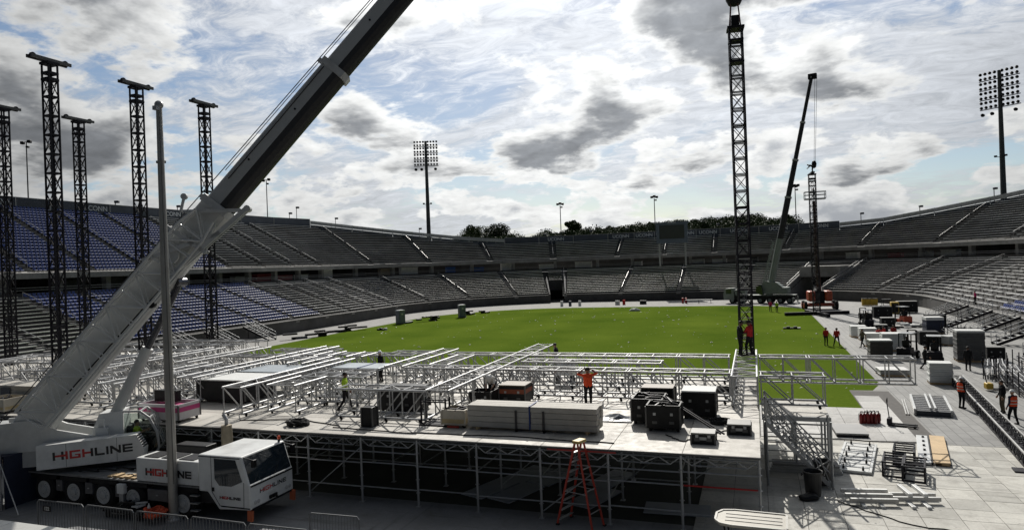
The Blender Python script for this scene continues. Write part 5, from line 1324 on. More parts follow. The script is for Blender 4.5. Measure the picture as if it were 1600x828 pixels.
tp.raw(vs, [(j * 9 + i, j * 9 + i + 1, (j + 1) * 9 + i + 1, (j + 1) * 9 + i) for j in range(6) for i in range(8)])
tpo = tp.build('tarpaulin', mat('tarp_sheen', (.035, .045, .06), .3), None, onz(960, 655, SZ)); so_ = tpo.modifiers.new('s', 'SOLIDIFY'); so_.thickness = .01; add_tag(tpo, 'crumpled dark plastic sheet at the right end of the timber stack', 'tarpaulin')
# covered pale platforms among the trusses
for lb, x0, x1, y0, y1 in (('pale panel top lying on legs behind the draped black box', -26.6, -23.4, 29.8, 32.2), ('pale blue-grey covered platform among the middle trusses', -21.9, -18.9, 31.6, 33.4)):
    t = thing('panel_table', lb, 'platform', ((x0 + x1) / 2, (y0 + y1) / 2, SZ)); w, d = (x1 - x0) / 2, (y1 - y0) / 2
    for k in range(3): MB().bev(-w, w, -d, d, 1.06 + k * .05, 1.10 + k * .05, .01).build('panel', mat('pale_blue_panel', (.36, .40, .43), .35, .2, .1), t)
    for sx in (-1, 1):
        for sy in (-1, 1): MB().bar((sx * (w - .1), sy * (d - .1), 0), (sx * (w - .1), sy * (d - .1), 1.05), .07).build('leg', alu, t)
    if x0 > -22: MB().box(.2, .3, -d - .02, d + .02, 1.2, 1.225).box(.22, .28, -d - .02, -d, .6, 1.2).build('strap', navy, t)
wk = thing('laptop_desk', 'small white case with open lid behind the far truss', 'case', (-9.6, 34.9, SZ))
MB().bev(-.5, .5, -.35, .35, .5, .9, .03).build('body', white_paint, wk); MB().bar((-.5, .36, .9), (-.5, .5, 1.2), .04).box(-.5, .5, .36, .4, .9, 1.3).build('lid', white_paint, wk)
for x in (-.4, .4): MB().box(x - .04, x + .04, -.3, .3, 0, .5).build('leg', black, wk)
bx = thing('transport_rack', 'black tube rack standing at the near end of the long truss', 'rack', (-12.5, 25.25, SZ))
for x in (-.55, .55):
    for y in (-.2, .2): MB().bar((x, y, 0), (x, y, 1.1), .06).build('upright', truss_black, bx)
for z in (.05, .95):
    for y in (-.2, .2): MB().bar((-.55, y, z), (.55, y, z), .05).build('crossbar', truss_black, bx)
MB().box(-.6, .6, -.35, .35, 0.0, .06).build('base', truss_black, bx)

# ------------------------------------------------------------------ orange step ladder before the stage
ld = thing('step_ladder', 'tall orange step ladder standing before the stage front', 'ladder', (-5.85, 22.75, 0), R(70))
for s in (-1, 1):
    MB().bar((s * .2, .05, 2.85), (s * .40, .76, .0), .04, .07, (0, 1, 0)).build('front_rail', orange_fib, ld)
    MB().bar((s * .18, -.05, 2.85), (s * .36, -.66, .0), .04, .06, (0, 1, 0)).build('rear_rail', orange_fib, ld)
for k in range(8):
    f_ = (k + .6) / 8.6; x = .2 + .22 * (1 - f_); y = .05 + .67 * (1 - f_); MB().box(-x, x, y - .05, y + .05, 2.85 * f_ - .015, 2.85 * f_ + .015).build('step', alu_dull, ld)
for k in range(3):
    f_ = (k + .8) / 4; x = .18 + .2 * (1 - f_); y = -.05 - .61 * (1 - f_); MB().bar((-x, y, 2.85 * f_), (x, y, 2.85 * f_), .03).build('rear_brace', alu_dull, ld)
MB().bev(-.24, .24, -.14, .14, 2.84, 2.94, .02).build('top_cap', mat('cap_yellow', (.55, .40, .12), .5), ld)
for s in (-1, 1):
    MB().box(s * .42 - .06, s * .42 + .06, .67, .77, 0, .05).build('foot', rubber, ld); MB().box(s * .38 - .05, s * .38 + .05, -.71, -.61, 0, .05).build('foot', rubber, ld); MB().bar((s * .34, .43, 1.2), (s * .31, -.4, 1.2), .025).build('spreader', galv, ld)

# cables trailing over deck and floor
def cable(label, pts, z, r=.022, m=rubber):
    rc = random.Random(len(label)); P_ = []
    for a, b in zip(pts[:-1], pts[1:]):
        for k in range(8):
            f_ = k / 8; P_.append((a[0] + (b[0] - a[0]) * f_ + rc.uniform(-.07, .07), a[1] + (b[1] - a[1]) * f_ + rc.uniform(-.07, .07), z + r))
    add_tag(MB().tube(P_, r, 5).build('cable', m), label, 'cable')
cable('black cable running along the deck in front of the timber stack', [(-16.5, 23.9), (-13, 23.6), (-9.5, 23.9), (-4.2, 23.7)], SZ)
cable('black cable winding between the open cases and the low case', [(-3.2, 25.2), (-2.6, 24.4), (-1.9, 25.4), (-.6, 26.9)], SZ)
cable('black cable crossing the deck under the front truss', [(-21.5, 24.2), (-19, 24.9), (-16, 24.0)], SZ)
cable('thin dark cable snaking over the pale mats beside the beams', [(2.6, 27.0), (4.5, 25.2), (8.2, 24.6), (13, 25.8)], .045, .018)
cable('dark cable lying along the joint of the pale mats', [(.4, 36.0), (2.6, 36.15), (5.0, 36.0), (7.8, 36.2)], .05, .02)
cable('cable looping in the lane before the stage', [(-12, 20.4), (-9, 21.3), (-7.2, 19.6), (-3, 20.6)], .02, .02)
# ------------------------------------------------------------------ barriers, cart and clutter in the near lane
bar_m = mat('barrier_steel', (.15, .155, .16), .5, .5, .2)
def barrier(label, x, y, rz=0.0, L=2.3, m=bar_m):
    t = thing('crowd_barrier', label, 'barrier', (x, y, 0), rz, 'steel crowd barriers')
    MB().tube([(.03, 0, .12), (.03, 0, 1.02), (.1, 0, 1.1), (L - .1, 0, 1.1), (L - .03, 0, 1.02), (L - .03, 0, .12), (.03, 0, .12)], .024, 6).build('frame', m, t)
    pk = shared('picket', lambda: MB().tube([(0, 0, .13), (0, 0, 1.09)], .011, 5).mesh('picket', bar_m))
    n = 17
    for k in range(1, n): link('picket', pk, t, (L * k / n, 0, 0))
    for xx in (.35, L - .35): MB().bar((xx, -.3, .02), (xx, .3, .02), .05, .03).bar((xx, 0, .02), (xx, 0, .13), .04).build('foot', m, t)
    return t
names = ('leftmost crowd barrier at the rear wheels of the crane', 'second crowd barrier from the left beneath the crane', 'third crowd barrier from the left below the orange straps', 'crowd barrier just right of the flagpole foot', 'crowd barrier before the crane cab front', 'crowd barrier left of the bottom centre edge', 'low-cut crowd barrier at the bottom edge near centre')
for k, nm in enumerate(names): barrier(nm, -24.9 + k * 2.36, 17.55 + .04 * (k % 2), R(0.6 * (-1) ** k))
barrier('single crowd barrier standing behind the others right of the crane cab', -14.1, 18.85, R(2), 1.9)
bs = thing('barrier_sign', 'small dark number plate on the barrier row near centre', 'sign', (-12.9, 17.5, .9)); MB().box(-.2, .2, -.03, -.015, -.1, .1).build('plate', black, bs)
link('lettering', text_mesh('133', .17, cardboard, .004, .003), bs, (0, -.034, 0), (R(90), 0, 0))
bs = thing('barrier_sign', 'small dark number plate on the leftmost barrier', 'sign', (-24.3, 17.5, .85)); MB().box(-.2, .2, -.03, -.015, -.1, .1).build('plate', black, bs)
link('lettering', text_mesh('122', .17, cardboard, .004, .003), bs, (0, -.034, 0), (R(90), 0, 0))
heap('lifting_strap', 'pile of orange lifting straps by the crane wheels', 'straps', onz(243, 806, .2), .5, 8, mat('strap_orange', (.55, .08, .03), .8), 6, .5, .06)
wb = thing('water_bottle', 'clear plastic bottle standing behind the barrier by the orange straps', 'bottle', onz(233, 800, .35)); MB().lathe([(.05, 0), (.055, .02), (.055, .22), (.02, .3), (.02, .34)], 10).build('bottle', cardboard, wb)
gt = thing('equipment_cart', 'low cart of black gear and pale boards behind the barrier', 'cart', onz(205, 806, 0))
MB().box(-1.0, .9, -.4, .4, .25, .32).build('platform', black, gt); clutter(gt, 0, 0, .45, 1.4, .8, 8, black, 12); clutter(gt, .2, 0, .42, 1.2, .6, 4, cardboard, 13)
for sx in (-.8, .7):
    for sy in (-.3, .3): MB().cyl((sx, sy, .13), .13, .07, 12, 'y').build('wheel', rubber, gt)
# dark tarp-covered frame at the far left
tb = thing('tarp_enclosure', 'dark blue tarp-covered frame at the left edge behind the barrier', 'enclosure', (-30.2, 18.7, 0))
tm = MB(); vs = []; rq = random.Random(4)
for j in range(9):
    for i in range(13): vs.append((-2.0 + i * .31, -.05 * math.sin(i * 1.9 + j) + rq.uniform(-.03, .03), .0 + j * .27))
tm.raw(vs, [(j * 13 + i, j * 13 + i + 1, (j + 1) * 13 + i + 1, (j + 1) * 13 + i) for j in range(8) for i in range(12)])
tc_ = tm.build('tarp', navy_cloth, tb); q_ = tc_.modifiers.new('s', 'SOLIDIFY'); q_.thickness = .02
MB().box(-2, 1.75, .1, 2.2, 2.0, 2.1).build('roof_sheet', navy_cloth, tb); MB().box(1.7, 1.74, .1, 2.2, 0, 2.0).build('end_sheet', navy_cloth, tb)
for x in (-1.9, 1.8): MB().tube([(x, -.1, 0), (x, -.1, 3.4)], .035, 6).build('pole', galv, tb)
MB().tube([(-2, -.1, 2.6), (1.8, -.1, 2.75)], .03, 6).tube([(1.85, -.15, 2.0), (3.5, -.6, .2)], .022, 6).build('brace', galv, tb)
# utility cart whose roof shows at the bottom edge
gc = onz(1176, 812, 1.88); G_ = thing('utility_cart', 'utility cart with a ribbed beige roof at the bottom edge', 'cart', (gc.x, gc.y, 0), R(-2))
pf = [(-.95, -.25), (-.8, -.5), (-.5, -.58), (.8, -.56), (.86, -.5), (.86, .5), (.8, .56), (-.5, .58), (-.8, .5), (-.95, .25)]
canopy_m = mat('canopy_beige', (.36, .34, .29), .55, 0, .1, 1.5, dirt=.3)
MB().prism(pf, 1.84, 1.90, 'z').build('roof', canopy_m, G_)
rm = MB()
for a, b in zip(pf, pf[1:] + pf[:1]): rm.bar((a[0], a[1], 1.9), (b[0], b[1], 1.9), .06, .05)
for y in (-.25, 0, .25): rm.bar((-.7, y, 1.905), (.75, y, 1.905), .02, .02)
rm.build('roof_rim', mat('canopy_rim', (.42, .41, .37), .5), G_)
for sx in (-.7, .7):
    for sy in (-.5, .5): MB().bar((sx * .9, sy, .7), (sx, sy, 1.84), .05).build('roof_post', black, G_)
MB().bev(-1.1, 1.1, -.58, .58, .3, .62, .06).build('body', navy, G_); MB().bev(-.1, .35, -.5, .5, .62, .85, .05).bev(.3, .42, -.5, .5, .85, 1.25, .04).build('seat', plastic_blk, G_)
MB().tube([(-.6, -.25, .7), (-.35, -.25, 1.05)], .025, 6).lathe([(.15, 1.05), (.17, 1.06), (.15, 1.08)], 14, (-.33, -.25, 0)).build('steering_wheel', black, G_)
for sx in (-.75, .75):
    for sy in (-.52, .52): o = MB().lathe([(.12, -.09), (.22, -.1), (.24, 0), (.22, .1), (.12, .09)], 16, (sx, sy, .24), 'y').build('wheel', rubber, G_); MB().cyl((sx, sy * 1.02, .24), .12, .2, 12, 'y').build('rim', galv, o)

# ------------------------------------------------------------------ floor right of the stage
def bin_(label, p, h=.95):
    t = thing('trash_can', label, 'bin', p); MB().lathe([(.24, 0), (.26, .02), (.33, h - .06), (.36, h - .05), (.36, h), (.32, h), (.30, h - .08), (.23, .06)], 22).build('can', mat('bin_plastic', (.02, .02, .021), .45), t)
    for s in (-1, 1): MB().tube([(s * .34, -.08, h - .12), (s * .4, -.08, h - .16), (s * .4, .08, h - .16), (s * .34, .08, h - .12)], .018, 6).build('handle', plastic_blk, t)
bin_('black trash can nearest the bottom right of the stage', onz(1271, 775)); bin_('black trash can half behind the other, by the stage steps', onz(1287, 757))
sk = thing('black_bag', 'lumpy black bag lying at the foot of the trash can', 'bag', onz(1263, 782)); sb_ = MB().sphere((0, 0, .13), (.36, .24, .15), 14, 9)
sb_.v = [(x + .03 * math.sin(9 * y + 7 * z), y + .03 * math.sin(8 * x), max(0, z + .03 * math.sin(11 * x + 5 * y))) for x, y, z in sb_.v]; sb_.smooth = True; sb_.build('bag', plastic_blk, sk)
bd = thing('board_stack', 'stack of dark planks behind the trash cans', 'planks', (1.6, 30.6, 0), R(2))
for k in range(4): MB().bev(-1.3 + .05 * k, 1.5 - .04 * k, -.35, .35, .04 + k * .09, .12 + k * .09, .01).build('plank', conc if k == 3 else alu_dull, bd)
pfm = thing('deck_riser', 'single low grey deck panel on the pale mats', 'platform', (4.2, 37.6, 0), R(2)); MB().bev(-.72, .72, -1.0, 1.0, .16, .24, .01).build('top', mat('riser_top', (.33, .33, .33), .7, 0, .1, 1, dirt=.2), pfm)
for x in (-.68, .68): MB().box(x - .03, x + .03, -.97, .97, .0, .158).build('side_rail', black, pfm)
MB().box(-.65, .65, -.98, -.94, .04, .155).build('end_rail', black, pfm)
# fire extinguishers on a pallet jack
fx = onz(1364, 663)
for k in range(9):
    px_, py_ = fx.x - .55 + .17 * (k % 5) + (.35 if k > 4 else 0), fx.y + .22 * (k // 5) + .05 * (k % 2)
    t = thing('fire_extinguisher', ('leftmost', 'second', 'third', 'fourth', 'fifth')[k] + ' red fire extinguisher in the front row by the pallet jack' if k < 5 else ('first', 'second', 'third', 'fourth')[k - 5] + ' red fire extinguisher in the back row by the pallet jack', 'extinguisher', (px_, py_, .04), R(20 * k), 'fire extinguishers')
    b = MB().lathe([(.085, 0), (.09, .02), (.09, .42), (.07, .48), (.025, .52), (.025, .56)], 14); b.smooth = True; auto_smooth(b.build('cylinder', mat('ext_red', (.22, .012, .012), .35), t)); MB().box(-.02, .12, -.012, .012, .56, .59).box(-.02, .1, -.012, .012, .61, .64).bar((0, 0, .55), (0, 0, .62), .03).build('valve', black, t); MB().tube([(0, .03, .58), (-.1, .05, .5), (-.11, .05, .15)], .012, 6).build('hose', rubber, t)
pj = thing('pallet_jack', 'dark pallet jack with upright loop handle beside the extinguishers', 'pallet jack', (fx.x + .75, fx.y - .1, 0), R(-15))
for y in (-.2, .2): MB().bev(.1, 1.25, y - .08, y + .08, .06, .13, .015).build('fork', black, pj)
MB().bev(-.1, .12, -.25, .25, .08, .42, .04).build('pump_body', truss_black, pj); MB().tube([(0, 0, .4), (-.08, 0, 1.15)], .025, 8).tube([(-.08, 0, 1.12), (-.08, -.14, 1.2), (-.08, -.14, 1.38), (-.08, 0, 1.43), (-.08, .14, 1.38), (-.08, .14, 1.2), (-.08, 0, 1.12)], .02, 6).build('handle', black, pj)
for p_ in ((0, -.08), (0, .08), (1.15, -.2), (1.15, .2)): MB().cyl((p_[0], p_[1], .07), .07, .06, 12, 'y').build('wheel', rubber, pj)
# white frames with casters
def frame_rack(name, label, p, rz, L, W, n, m, deck=None, casters=True, h=.14):
    t = thing(name, label, 'frame', p, rz)
    for s in (-1, 1): MB().bev(-L / 2, L / 2, s * W / 2 - .05, s * W / 2 + .05, .05, h, .01).build('side_rail', m, t)
    for k in range(n): x = -L / 2 + .05 + (L - .1) * k / (n - 1); MB().bev(x - .05, x + .05, -W / 2 + .06, W / 2 - .06, .06, h - .005, .01).build('cross_rail', m, t)
    if deck: MB().box(-L / 2 + .02, L / 2 - .02, -W / 2 + .07, W / 2 - .07, .02, h - .03).build('infill', deck, t)
    if casters:
        r_ = random.Random(L)
        for k in range(10):
            x, y = -L / 2 + .2 + (L - .4) * (k % 5) / 4 + r_.uniform(-.1, .1), (-.3 + .6 * (k // 5)) * W + r_.uniform(-.05, .05); MB().box(x - .05, x + .05, y - .04, y + .04, h - .01, h + .07).cyl((x, y, h + .1), .06, .045, 10, 'y').build('caster', rubber, t)
    return t
frame_rack('caster_dolly', 'white upturned deck frame with many black casters on the pale mats', (3.95, 32.9, .03), R(79), 4.6, 1.25, 9, white_paint, cardboard)
pw = thing('plywood_sheet', 'two long plywood boards beside a white caster rail on the mats', 'board', (7.15, 34.8, .03), R(80))
MB().bev(-2.4, 2.4, -.62, -.02, .12, .16, .006).build('board', wood, pw); MB().bev(-2.4, 2.4, 0.0, .05 + .0, .04, .14, .006).build('rail', black, pw); MB().bev(-2.4, 2.4, -1.2 + .55, -.64, .03, .11, .006).build('end_rail', black, pw); MB().bev(-2.45, 2.35, .06, .52, .05, .14, .01).build('white_frame', white_paint, pw)
for k in range(6): MB().box(-2.1 + k * .8, -2.0 + k * .8, .2, .3, .14, .2).build('caster', rubber, pw)
MB().bev(-2.4, 2.4, -.6, -.3, .04, .118, .005).build('bearer', wood, pw)
gf = thing('gate_stack', 'stack of white-edged dark mesh frames on the grey floor', 'frames', (9.15, 44.3, 0), R(82))
for k in range(3):
    z = .05 + k * .12
    for s in (-1, 1): MB().bev(-2.2, 2.2, s * .85 - .06, s * .85 + .06, z, z + .1, .01).build('side_rail', white_paint if k == 2 else alu_dull, gf)
    for q in range(9): MB().bar((-2.1 + q * .525, -.85, z + .05), (-2.1 + q * .525, .85, z + .05), .04).build('slat', alu_dull, gf)
MB().box(-2.15, 2.15, -.8, .8, .02, .28).build('infill', mat('mesh_dark', (.035, .04, .05), .6), gf)
for y in (-.12, .12): MB().bev(-2.1, 2.1, y - .05, y + .05, .41, .47, .008).build('loose_bar', white_paint, gf)
for k in range(2): MB().tube([(-2.2, 1.15 + k * .12, .05), (2.0, 1.2 + k * .12, .05)], .04, 6).build('side_pole', alu_dull, gf)
# black truss cubes
def cube_frame(label, p, rz, L, W, H):
    t = thing('truss_cube', label, 'truss', p, rz, 'black truss cubes')
    for x in (-L / 2, L / 2):
        for y in (-W / 2, W / 2): MB().bar((x, y, 0), (x, y, H), .07).build('post', truss_black, t)
    for z in (.04, H - .04, H * .5):
        for s in (-1, 1): MB().bar((-L / 2, s * W / 2, z), (L / 2, s * W / 2, z), .06).build('rail', truss_black, t); MB().bar((s * L / 2, -W / 2, z), (s * L / 2, W / 2, z), .06).build('rail', truss_black, t)
    for k in range(1, 4): MB().bar((-L / 2 + L * k / 4, -W / 2, H - .04), (-L / 2 + L * k / 4, W / 2, H - .04), .05).build('rung', truss_black, t)
    for s in (-1, 1): MB().bar((-L / 2, s * W / 2, .04), (L / 2, s * W / 2, H * .5), .04).build('brace', truss_black, t)
cube_frame('left black truss cube of three on the pale mats', onz(1400, 742) + Vector((0, .3, .03)), R(78), 1.5, .75, .62); cube_frame('middle black truss cube, set farther back', onz(1418, 728) + Vector((0, .6, .03)), R(78), 1.5, .75, .62); cube_frame('right black truss cube of three, nearest the corner', onz(1433, 752) + Vector((0, .5, .03)), R(78), 1.5, .75, .62)
# aluminium beams laid out in the corner
br = thing('beam_pile', 'pile of short and long pale steel beams on the mats below the black cubes', 'beams', onz(1392, 785) + Vector((0, 0, .03)), R(10))
for k in range(5): MB().bev(-1.5, .1, -.5 + .26 * k, -.36 + .26 * k, .12, .26, .01).build('beam', alu_dull, br) if k % 2 == 0 else MB().bev(.05, 1.6, -.4 + .22 * k, -.28 + .22 * k, .1, .24, .01).build('beam', alu_dull, br)
for x in (-1.1, -.5, .5, 1.0): MB().bev(x - .07, x + .07, -.75, .8, .0, .1, .01).build('bearer', white_paint, br)
for x in (.6, 1.1): MB().bev(x - .07, x + .07, -.2, .9, .25, .37, .01).build('top_beam', white_paint, br)
# long black truss on the floor
pa, pb = onz(1487, 601), onz(1607, 738); dd = pb - pa
bt = thing('ground_truss', 'very long black lattice truss lying diagonally on the floor at right', 'truss', (pa.x, pa.y, .02), math.atan2(dd.y, dd.x)); LB = dd.length; n = 26; w = .62
for yy in (0, w):
    for z in (.05, .6): MB().bar((0, yy, z), (LB, yy, z), .06).build('chord', alu_dull if z > .5 else truss_black, bt)
for k in range(n):
    x = LB * k / n; x2 = LB * (k + 1) / n
    for yy in (0, w): MB().bar((x, yy, .05), (x, yy, .6), .04).bar((x, yy, .05), (x2, yy, .6), .035).bar((x2, yy, .05), (x, yy, .6), .035).build('lacing', truss_black, bt)
    MB().bar((x, 0, .6), (x, w, .6), .04).bar((x, 0, .6), (x2, w, .6), .03).build('rung', truss_black, bt)
MB().box(.2, LB - .2, .06, w - .06, .1, .16).build('tray', truss_black, bt)
MB().box(LB - .3, LB + .3, -.5, -.1, 0, .08).build('foot_plate', truss_black, bt)

# stacks, forklifts and racks along the right side
def stack(label, p, w, d, h, n, m, rz=0.0, cat='stack', pallet=True, edge=None):
    t = thing('panel_stack', label, cat, p, rz); r_ = random.Random(int(w * 100 + h * 77 + n)); z = .14 if pallet else 0; lh = (h - z) / n
    if pallet:
        for y in (-d / 2 + .08, 0, d / 2 - .08): MB().box(-w / 2, w / 2, y - .05, y + .05, 0, .11).build('pallet_runner', wood, t)
        MB().box(-w / 2, w / 2, -d / 2, d / 2, .11, .135).build('pallet_deck', wood, t)
    for k in range(n):
        o = r_.uniform(-.02, .02); MB().bev(-w / 2 + o, w / 2 + o, -d / 2 - o, d / 2 - o, z + k * lh + .004, z + (k + 1) * lh - .004, .012).build('panel', m if edge is None or k == n - 1 else edge, t)
    return t
stack('tall white stack of floor panels on the grey floor beside the walking worker', onz(1472, 601) + Vector((0, .5, 0)), 1.35, 1.2, 1.45, 9, cardboard, R(-4))
stack('leftmost white panel stack by the turf edge', onz(1337, 527) + Vector((.3, .6, 0)), 1.5, 1.4, 1.2, 6, cardboard)
stack('second white panel stack by the turf edge', onz(1352, 532) + Vector((.3, .6, 0)), 1.6, 1.4, 1.25, 6, cardboard)
stack('third white panel stack behind the layered dark stack', onz(1362, 542) + Vector((.4, .6, 0)), 1.8, 1.4, 1.3, 6, cardboard)
stack('largest white panel stack left of the forklift', onz(1398, 549) + Vector((0, .7, 0)), 1.9, 1.5, 1.6, 7, cardboard)
stack('layered stack of dark stage decks with pale top behind the cantilevered truss', onz(1377, 562) + Vector((0, .5, 0)), 1.7, 1.3, 1.65, 12, cardboard, R(2), 'stack', True, mat('deck_edge_dark', (.05, .045, .04), .6, 0, .3))
stack('low stack of grey boards under the cantilevered truss end', onz(1392, 588) + Vector((.2, .6, 0)), 1.9, 1.6, .5, 6, alu_dull, R(3))
stack('tall stack of black racks with pale lid near the right stairs', onz(1519, 566) + Vector((0, .7, 0)), 1.9, 1.5, 2.5, 14, cardboard, R(-3), 'stack', True, mat('deck_edge_grey', (.09, .09, .09), .6, 0, .3))
stack('navy wrapped stack with pale lid farther back by the stairs', onz(1461, 522) + Vector((0, .7, 0)), 1.7, 1.5, 1.8, 5, cardboard, R(4), 'stack', True, navy_cloth)
stack('low grey-white road case before the stair foot', onz(1487, 540) + Vector((.3, .7, 0)), 2.1, 1.4, .9, 2, mat('case_pale', (.42, .43, .42), .5, 0, .1, 1, dirt=.2), R(30))
def forklift(label, p, rz, body=truss_black, red=False):
    t = thing('forklift', label, 'forklift', p, rz, 'forklifts')
    bm2 = orange_lift if red else body
    MB().prism([(-1.15, .35), (-1.2, .9), (-.95, 1.05), (-.3, 1.0), (-.2, .62), (.75, .6), (.8, .3), (-.6, .25)], -.5, .5).build('body', bm2, t); MB().bev(-1.3, -.85, -.52, .52, .3, 1.0, .08).build('counterweight', bm2, t)
    for sx, r_ in ((.6, .34), (-.8, .28)):
        for sy in (-.5, .5):
            o = MB().lathe([(r_ * .55, -.11), (r_ * .9, -.12), (r_, -.05), (r_, .05), (r_ * .9, .12), (r_ * .55, .11)], 18, (sx, sy, r_), 'y').build('wheel', rubber, t); MB().cyl((sx, sy * 1.02, r_), r_ * .5, .235, 12, 'y').build('rim', orange_lift if red else grey_paint, o)
    for sx in (-.85, .55):
        for sy in (-.46, .46): MB().bar((sx if sx < 0 else sx + .1, sy, .7), (sx + .1 if sx < 0 else sx - .1, sy, 2.12), .07).build('guard_post', black, t)
    MB().box(-.8, .5, -.5, .5, 2.12, 2.17).build('overhead_guard', mat('guard_top', (.32, .33, .34), .4), t)
    for y in (-.32, .32): MB().box(.9, 1.0, y - .06, y + .06, .1, 2.3).build('mast_rail', black, t)
    for z in (.5, 1.3, 2.25): MB().box(.92, .98, -.3, .3, z, z + .08).build('mast_cross', black, t)
    MB().box(1.0, 1.06, -.5, .5, .15, .6).build('carriage', black, t)
    for y in (-.3, .3): MB().box(1.06, 2.1, y - .06, y + .06, .1, .14).build('fork', black, t)
    MB().bev(-.65, -.15, -.25, .25, 1.0, 1.12, .03).bev(-.75, -.62, -.25, .25, 1.1, 1.6, .03).build('seat', plastic_blk, t); MB().tube([(.45, 0, .62), (.25, 0, 1.25)], .03, 6).lathe([(.15, 0), (.17, .01), (.15, .03)], 14, (.22, 0, 1.25)).build('steering_wheel', black, t)
    return t
def fork_with_driver(label, dlabel, px, py, rz, red=False):
    p = onz(px, py); f_ = forklift(label, p, rz, red=red); d = Matrix.Rotation(rz, 4, 'Z') @ Vector((-.4, 0, .58)); person(dlabel, p + d, rz - R(90), 'sit', C_BLK, C_BLK, 1, sc=.97)
fork_with_driver('black forklift behind the layered dark deck stack', 'driver of the forklift nearest the turf, in dark clothes', 1420, 560, R(62)); fork_with_driver('black forklift right of the other, above the white stack', 'driver of the rightmost forklift', 1460, 566, R(80))
fork_with_driver('distant forklift behind the leftmost white stacks', 'driver of the distant forklift by the white stacks', 1353, 512, R(100)); fork_with_driver('red-bodied forklift parked by the far stair foot', 'driver on the red-bodied forklift', 1410, 506, R(110), True)
cg = thing('cargo_pile', 'pile of white wrapped bundles on the floor beside the red forklift', 'pile', onz(1421, 511), R(20)); r9 = random.Random(31)
for k in range(9): x, y = r9.uniform(-1.5, 1.5), r9.uniform(-.8, .8); b = MB().bev(x - .5, x + .5, y - .22, y + .22, .03 + .14 * (k % 3), .2 + .16 * (k % 3), .06); b.build('bundle', cardboard if k % 3 else black, cg, (0, 0, 0), (0, 0, r9.uniform(-.5, .5)))
cg2 = thing('cargo_pile', 'low pile of pale tubes left of the navy wrapped stack', 'pile', onz(1440, 522), R(40))
for k in range(7): MB().tube([(-1.2, -.5 + .16 * k, .08 + .1 * (k % 2)), (1.2, -.4 + .16 * k, .08 + .1 * (k % 2))], .06, 7).build('tube', alu_dull, cg2)
for k in range(3):
    p = onz(1352 + 7.0 * k, 478); t = thing('yellow_bin', ('left', 'middle', 'right')[k] + ' of three yellow bins by the far right wall', 'bin', p); MB().bev(-.5, .5, -.4, .4, .1, 1.2, .04).build('body', yellow, t); MB().bev(-.52, .52, -.42, .42, 1.2, 1.28, .03).build('lid', black, t)
yb = thing('yellow_bin', 'taller yellow cabinet standing before the red forklift', 'bin', onz(1398, 490)); MB().bev(-.5, .5, -.5, .5, .0, 1.7, .04).build('body', yellow, yb); MB().box(-.4, .4, -.52, -.505, .2, 1.5).build('door', black, yb)
ut = thing('utility_vehicle', 'small dark utility vehicle parked at the far right wall', 'vehicle', onz(1386, 486), R(95)); MB().bev(-1.3, 1.3, -.65, .65, .35, .85, .08).build('body', truss_black, ut); MB().box(-.4, .6, -.6, .6, 1.75, 1.82).build('roof', black, ut)
for sx in (-.35, .55):
    for sy in (-.55, .55): MB().bar((sx, sy, .8), (sx, sy, 1.76), .06).build('post', black, ut)
for sx in (-.85, .85):
    for sy in (-.62, .62): MB().lathe([(.15, -.12), (.3, -.13), (.33, 0), (.3, .13), (.15, .12)], 14, (sx, sy, .33), 'y').build('wheel', rubber, ut)
# racks of staging steel between floor and seats
for k, (px, py, L_, lb) in enumerate(((1535, 590, 3.0, 'first open rack of steel staging parts right of the dark worker'), (1556, 600, 3.2, 'second open rack of steel staging parts along the right floor edge'), (1582, 616, 3.4, 'third open rack of steel staging parts at the right edge'))):
    p = onz(px, py); t = thing('steel_rack', lb, 'rack', p + Vector((1.0, .8, 0)), R(75 + 4 * k), 'steel racks'); r_ = random.Random(k + 50)
    for x in (-L_ / 2, 0, L_ / 2):
        for y in (-.7, .7): MB().bar((x, y, 0), (x, y, 1.5), .06).build('upright', truss_black, t)
    for z in (.2, .85):
        for y in (-.7, .7): MB().bar((-L_ / 2, y, z), (L_ / 2, y, z), .05).build('rail', truss_black, t)
        for q in range(9): y = -.6 + q * .15; MB().bar((-L_ / 2 + r_.uniform(-.2, .2), y, z + .08), (L_ / 2 + r_.uniform(-.2, .2), y + r_.uniform(-.05, .05), z + .08 + r_.uniform(0, .1)), .07).build('tube', alu if q % 2 else truss_black, t)
pj2 = thing('pallet_jack', 'yellow-bodied pallet jack with upright handle near the dark worker', 'pallet jack', onz(1545, 610), R(5)); MB().bev(-.2, .2, -.28, .28, .1, .5, .08).build('pump_body', yellow, pj2); MB().tube([(-.1, 0, .5), (-.35, 0, 1.9)], .03, 6).build('handle', black, pj2)
for y in (-.2, .2): MB().box(.2, 1.3, y - .08, y + .08, .06, .12).build('fork', black, pj2)
# steel stairs up to the right-hand seats
def steel_stair(label, x0, x1, y, z1, w=1.5, n=8, name='steel_stair', grp='steel stairs to the seats'):
    t = thing(name, label, 'stairs', (x0, y, 0), 0, grp); L_ = x1 - x0
    for s in (-1, 1):
        MB().bar((0, s * w / 2, .1), (L_, s * w / 2, z1), .07, .25).build('stringer', truss_black, t)
        for q in (.55, 1.0): MB().tube([(0, s * w / 2, .1 + q), (L_, s * w / 2, z1 + q)], .028, 6).build('rail', galv, t)
        for k in range(5): f_ = k / 4; MB().bar((L_ * f_, s * w / 2, .1 + (z1 - .1) * f_), (L_ * f_, s * w / 2, 1.1 + (z1 - .1) * f_), .045).build('baluster', galv, t)
        MB().bar((L_ * .8, s * w / 2, 0), (L_ * .8, s * w / 2, z1 * .8), .07).build('support', truss_black, t)
    for k in range(n): f_ = (k + .5) / n; MB().box(L_ * f_ - .16, L_ * f_ + .16, -w / 2 + .05, w / 2 - .05, .1 + (z1 - .1) * f_, .14 + (z1 - .1) * f_).build('tread', alu_dull if k % 2 else galv, t)
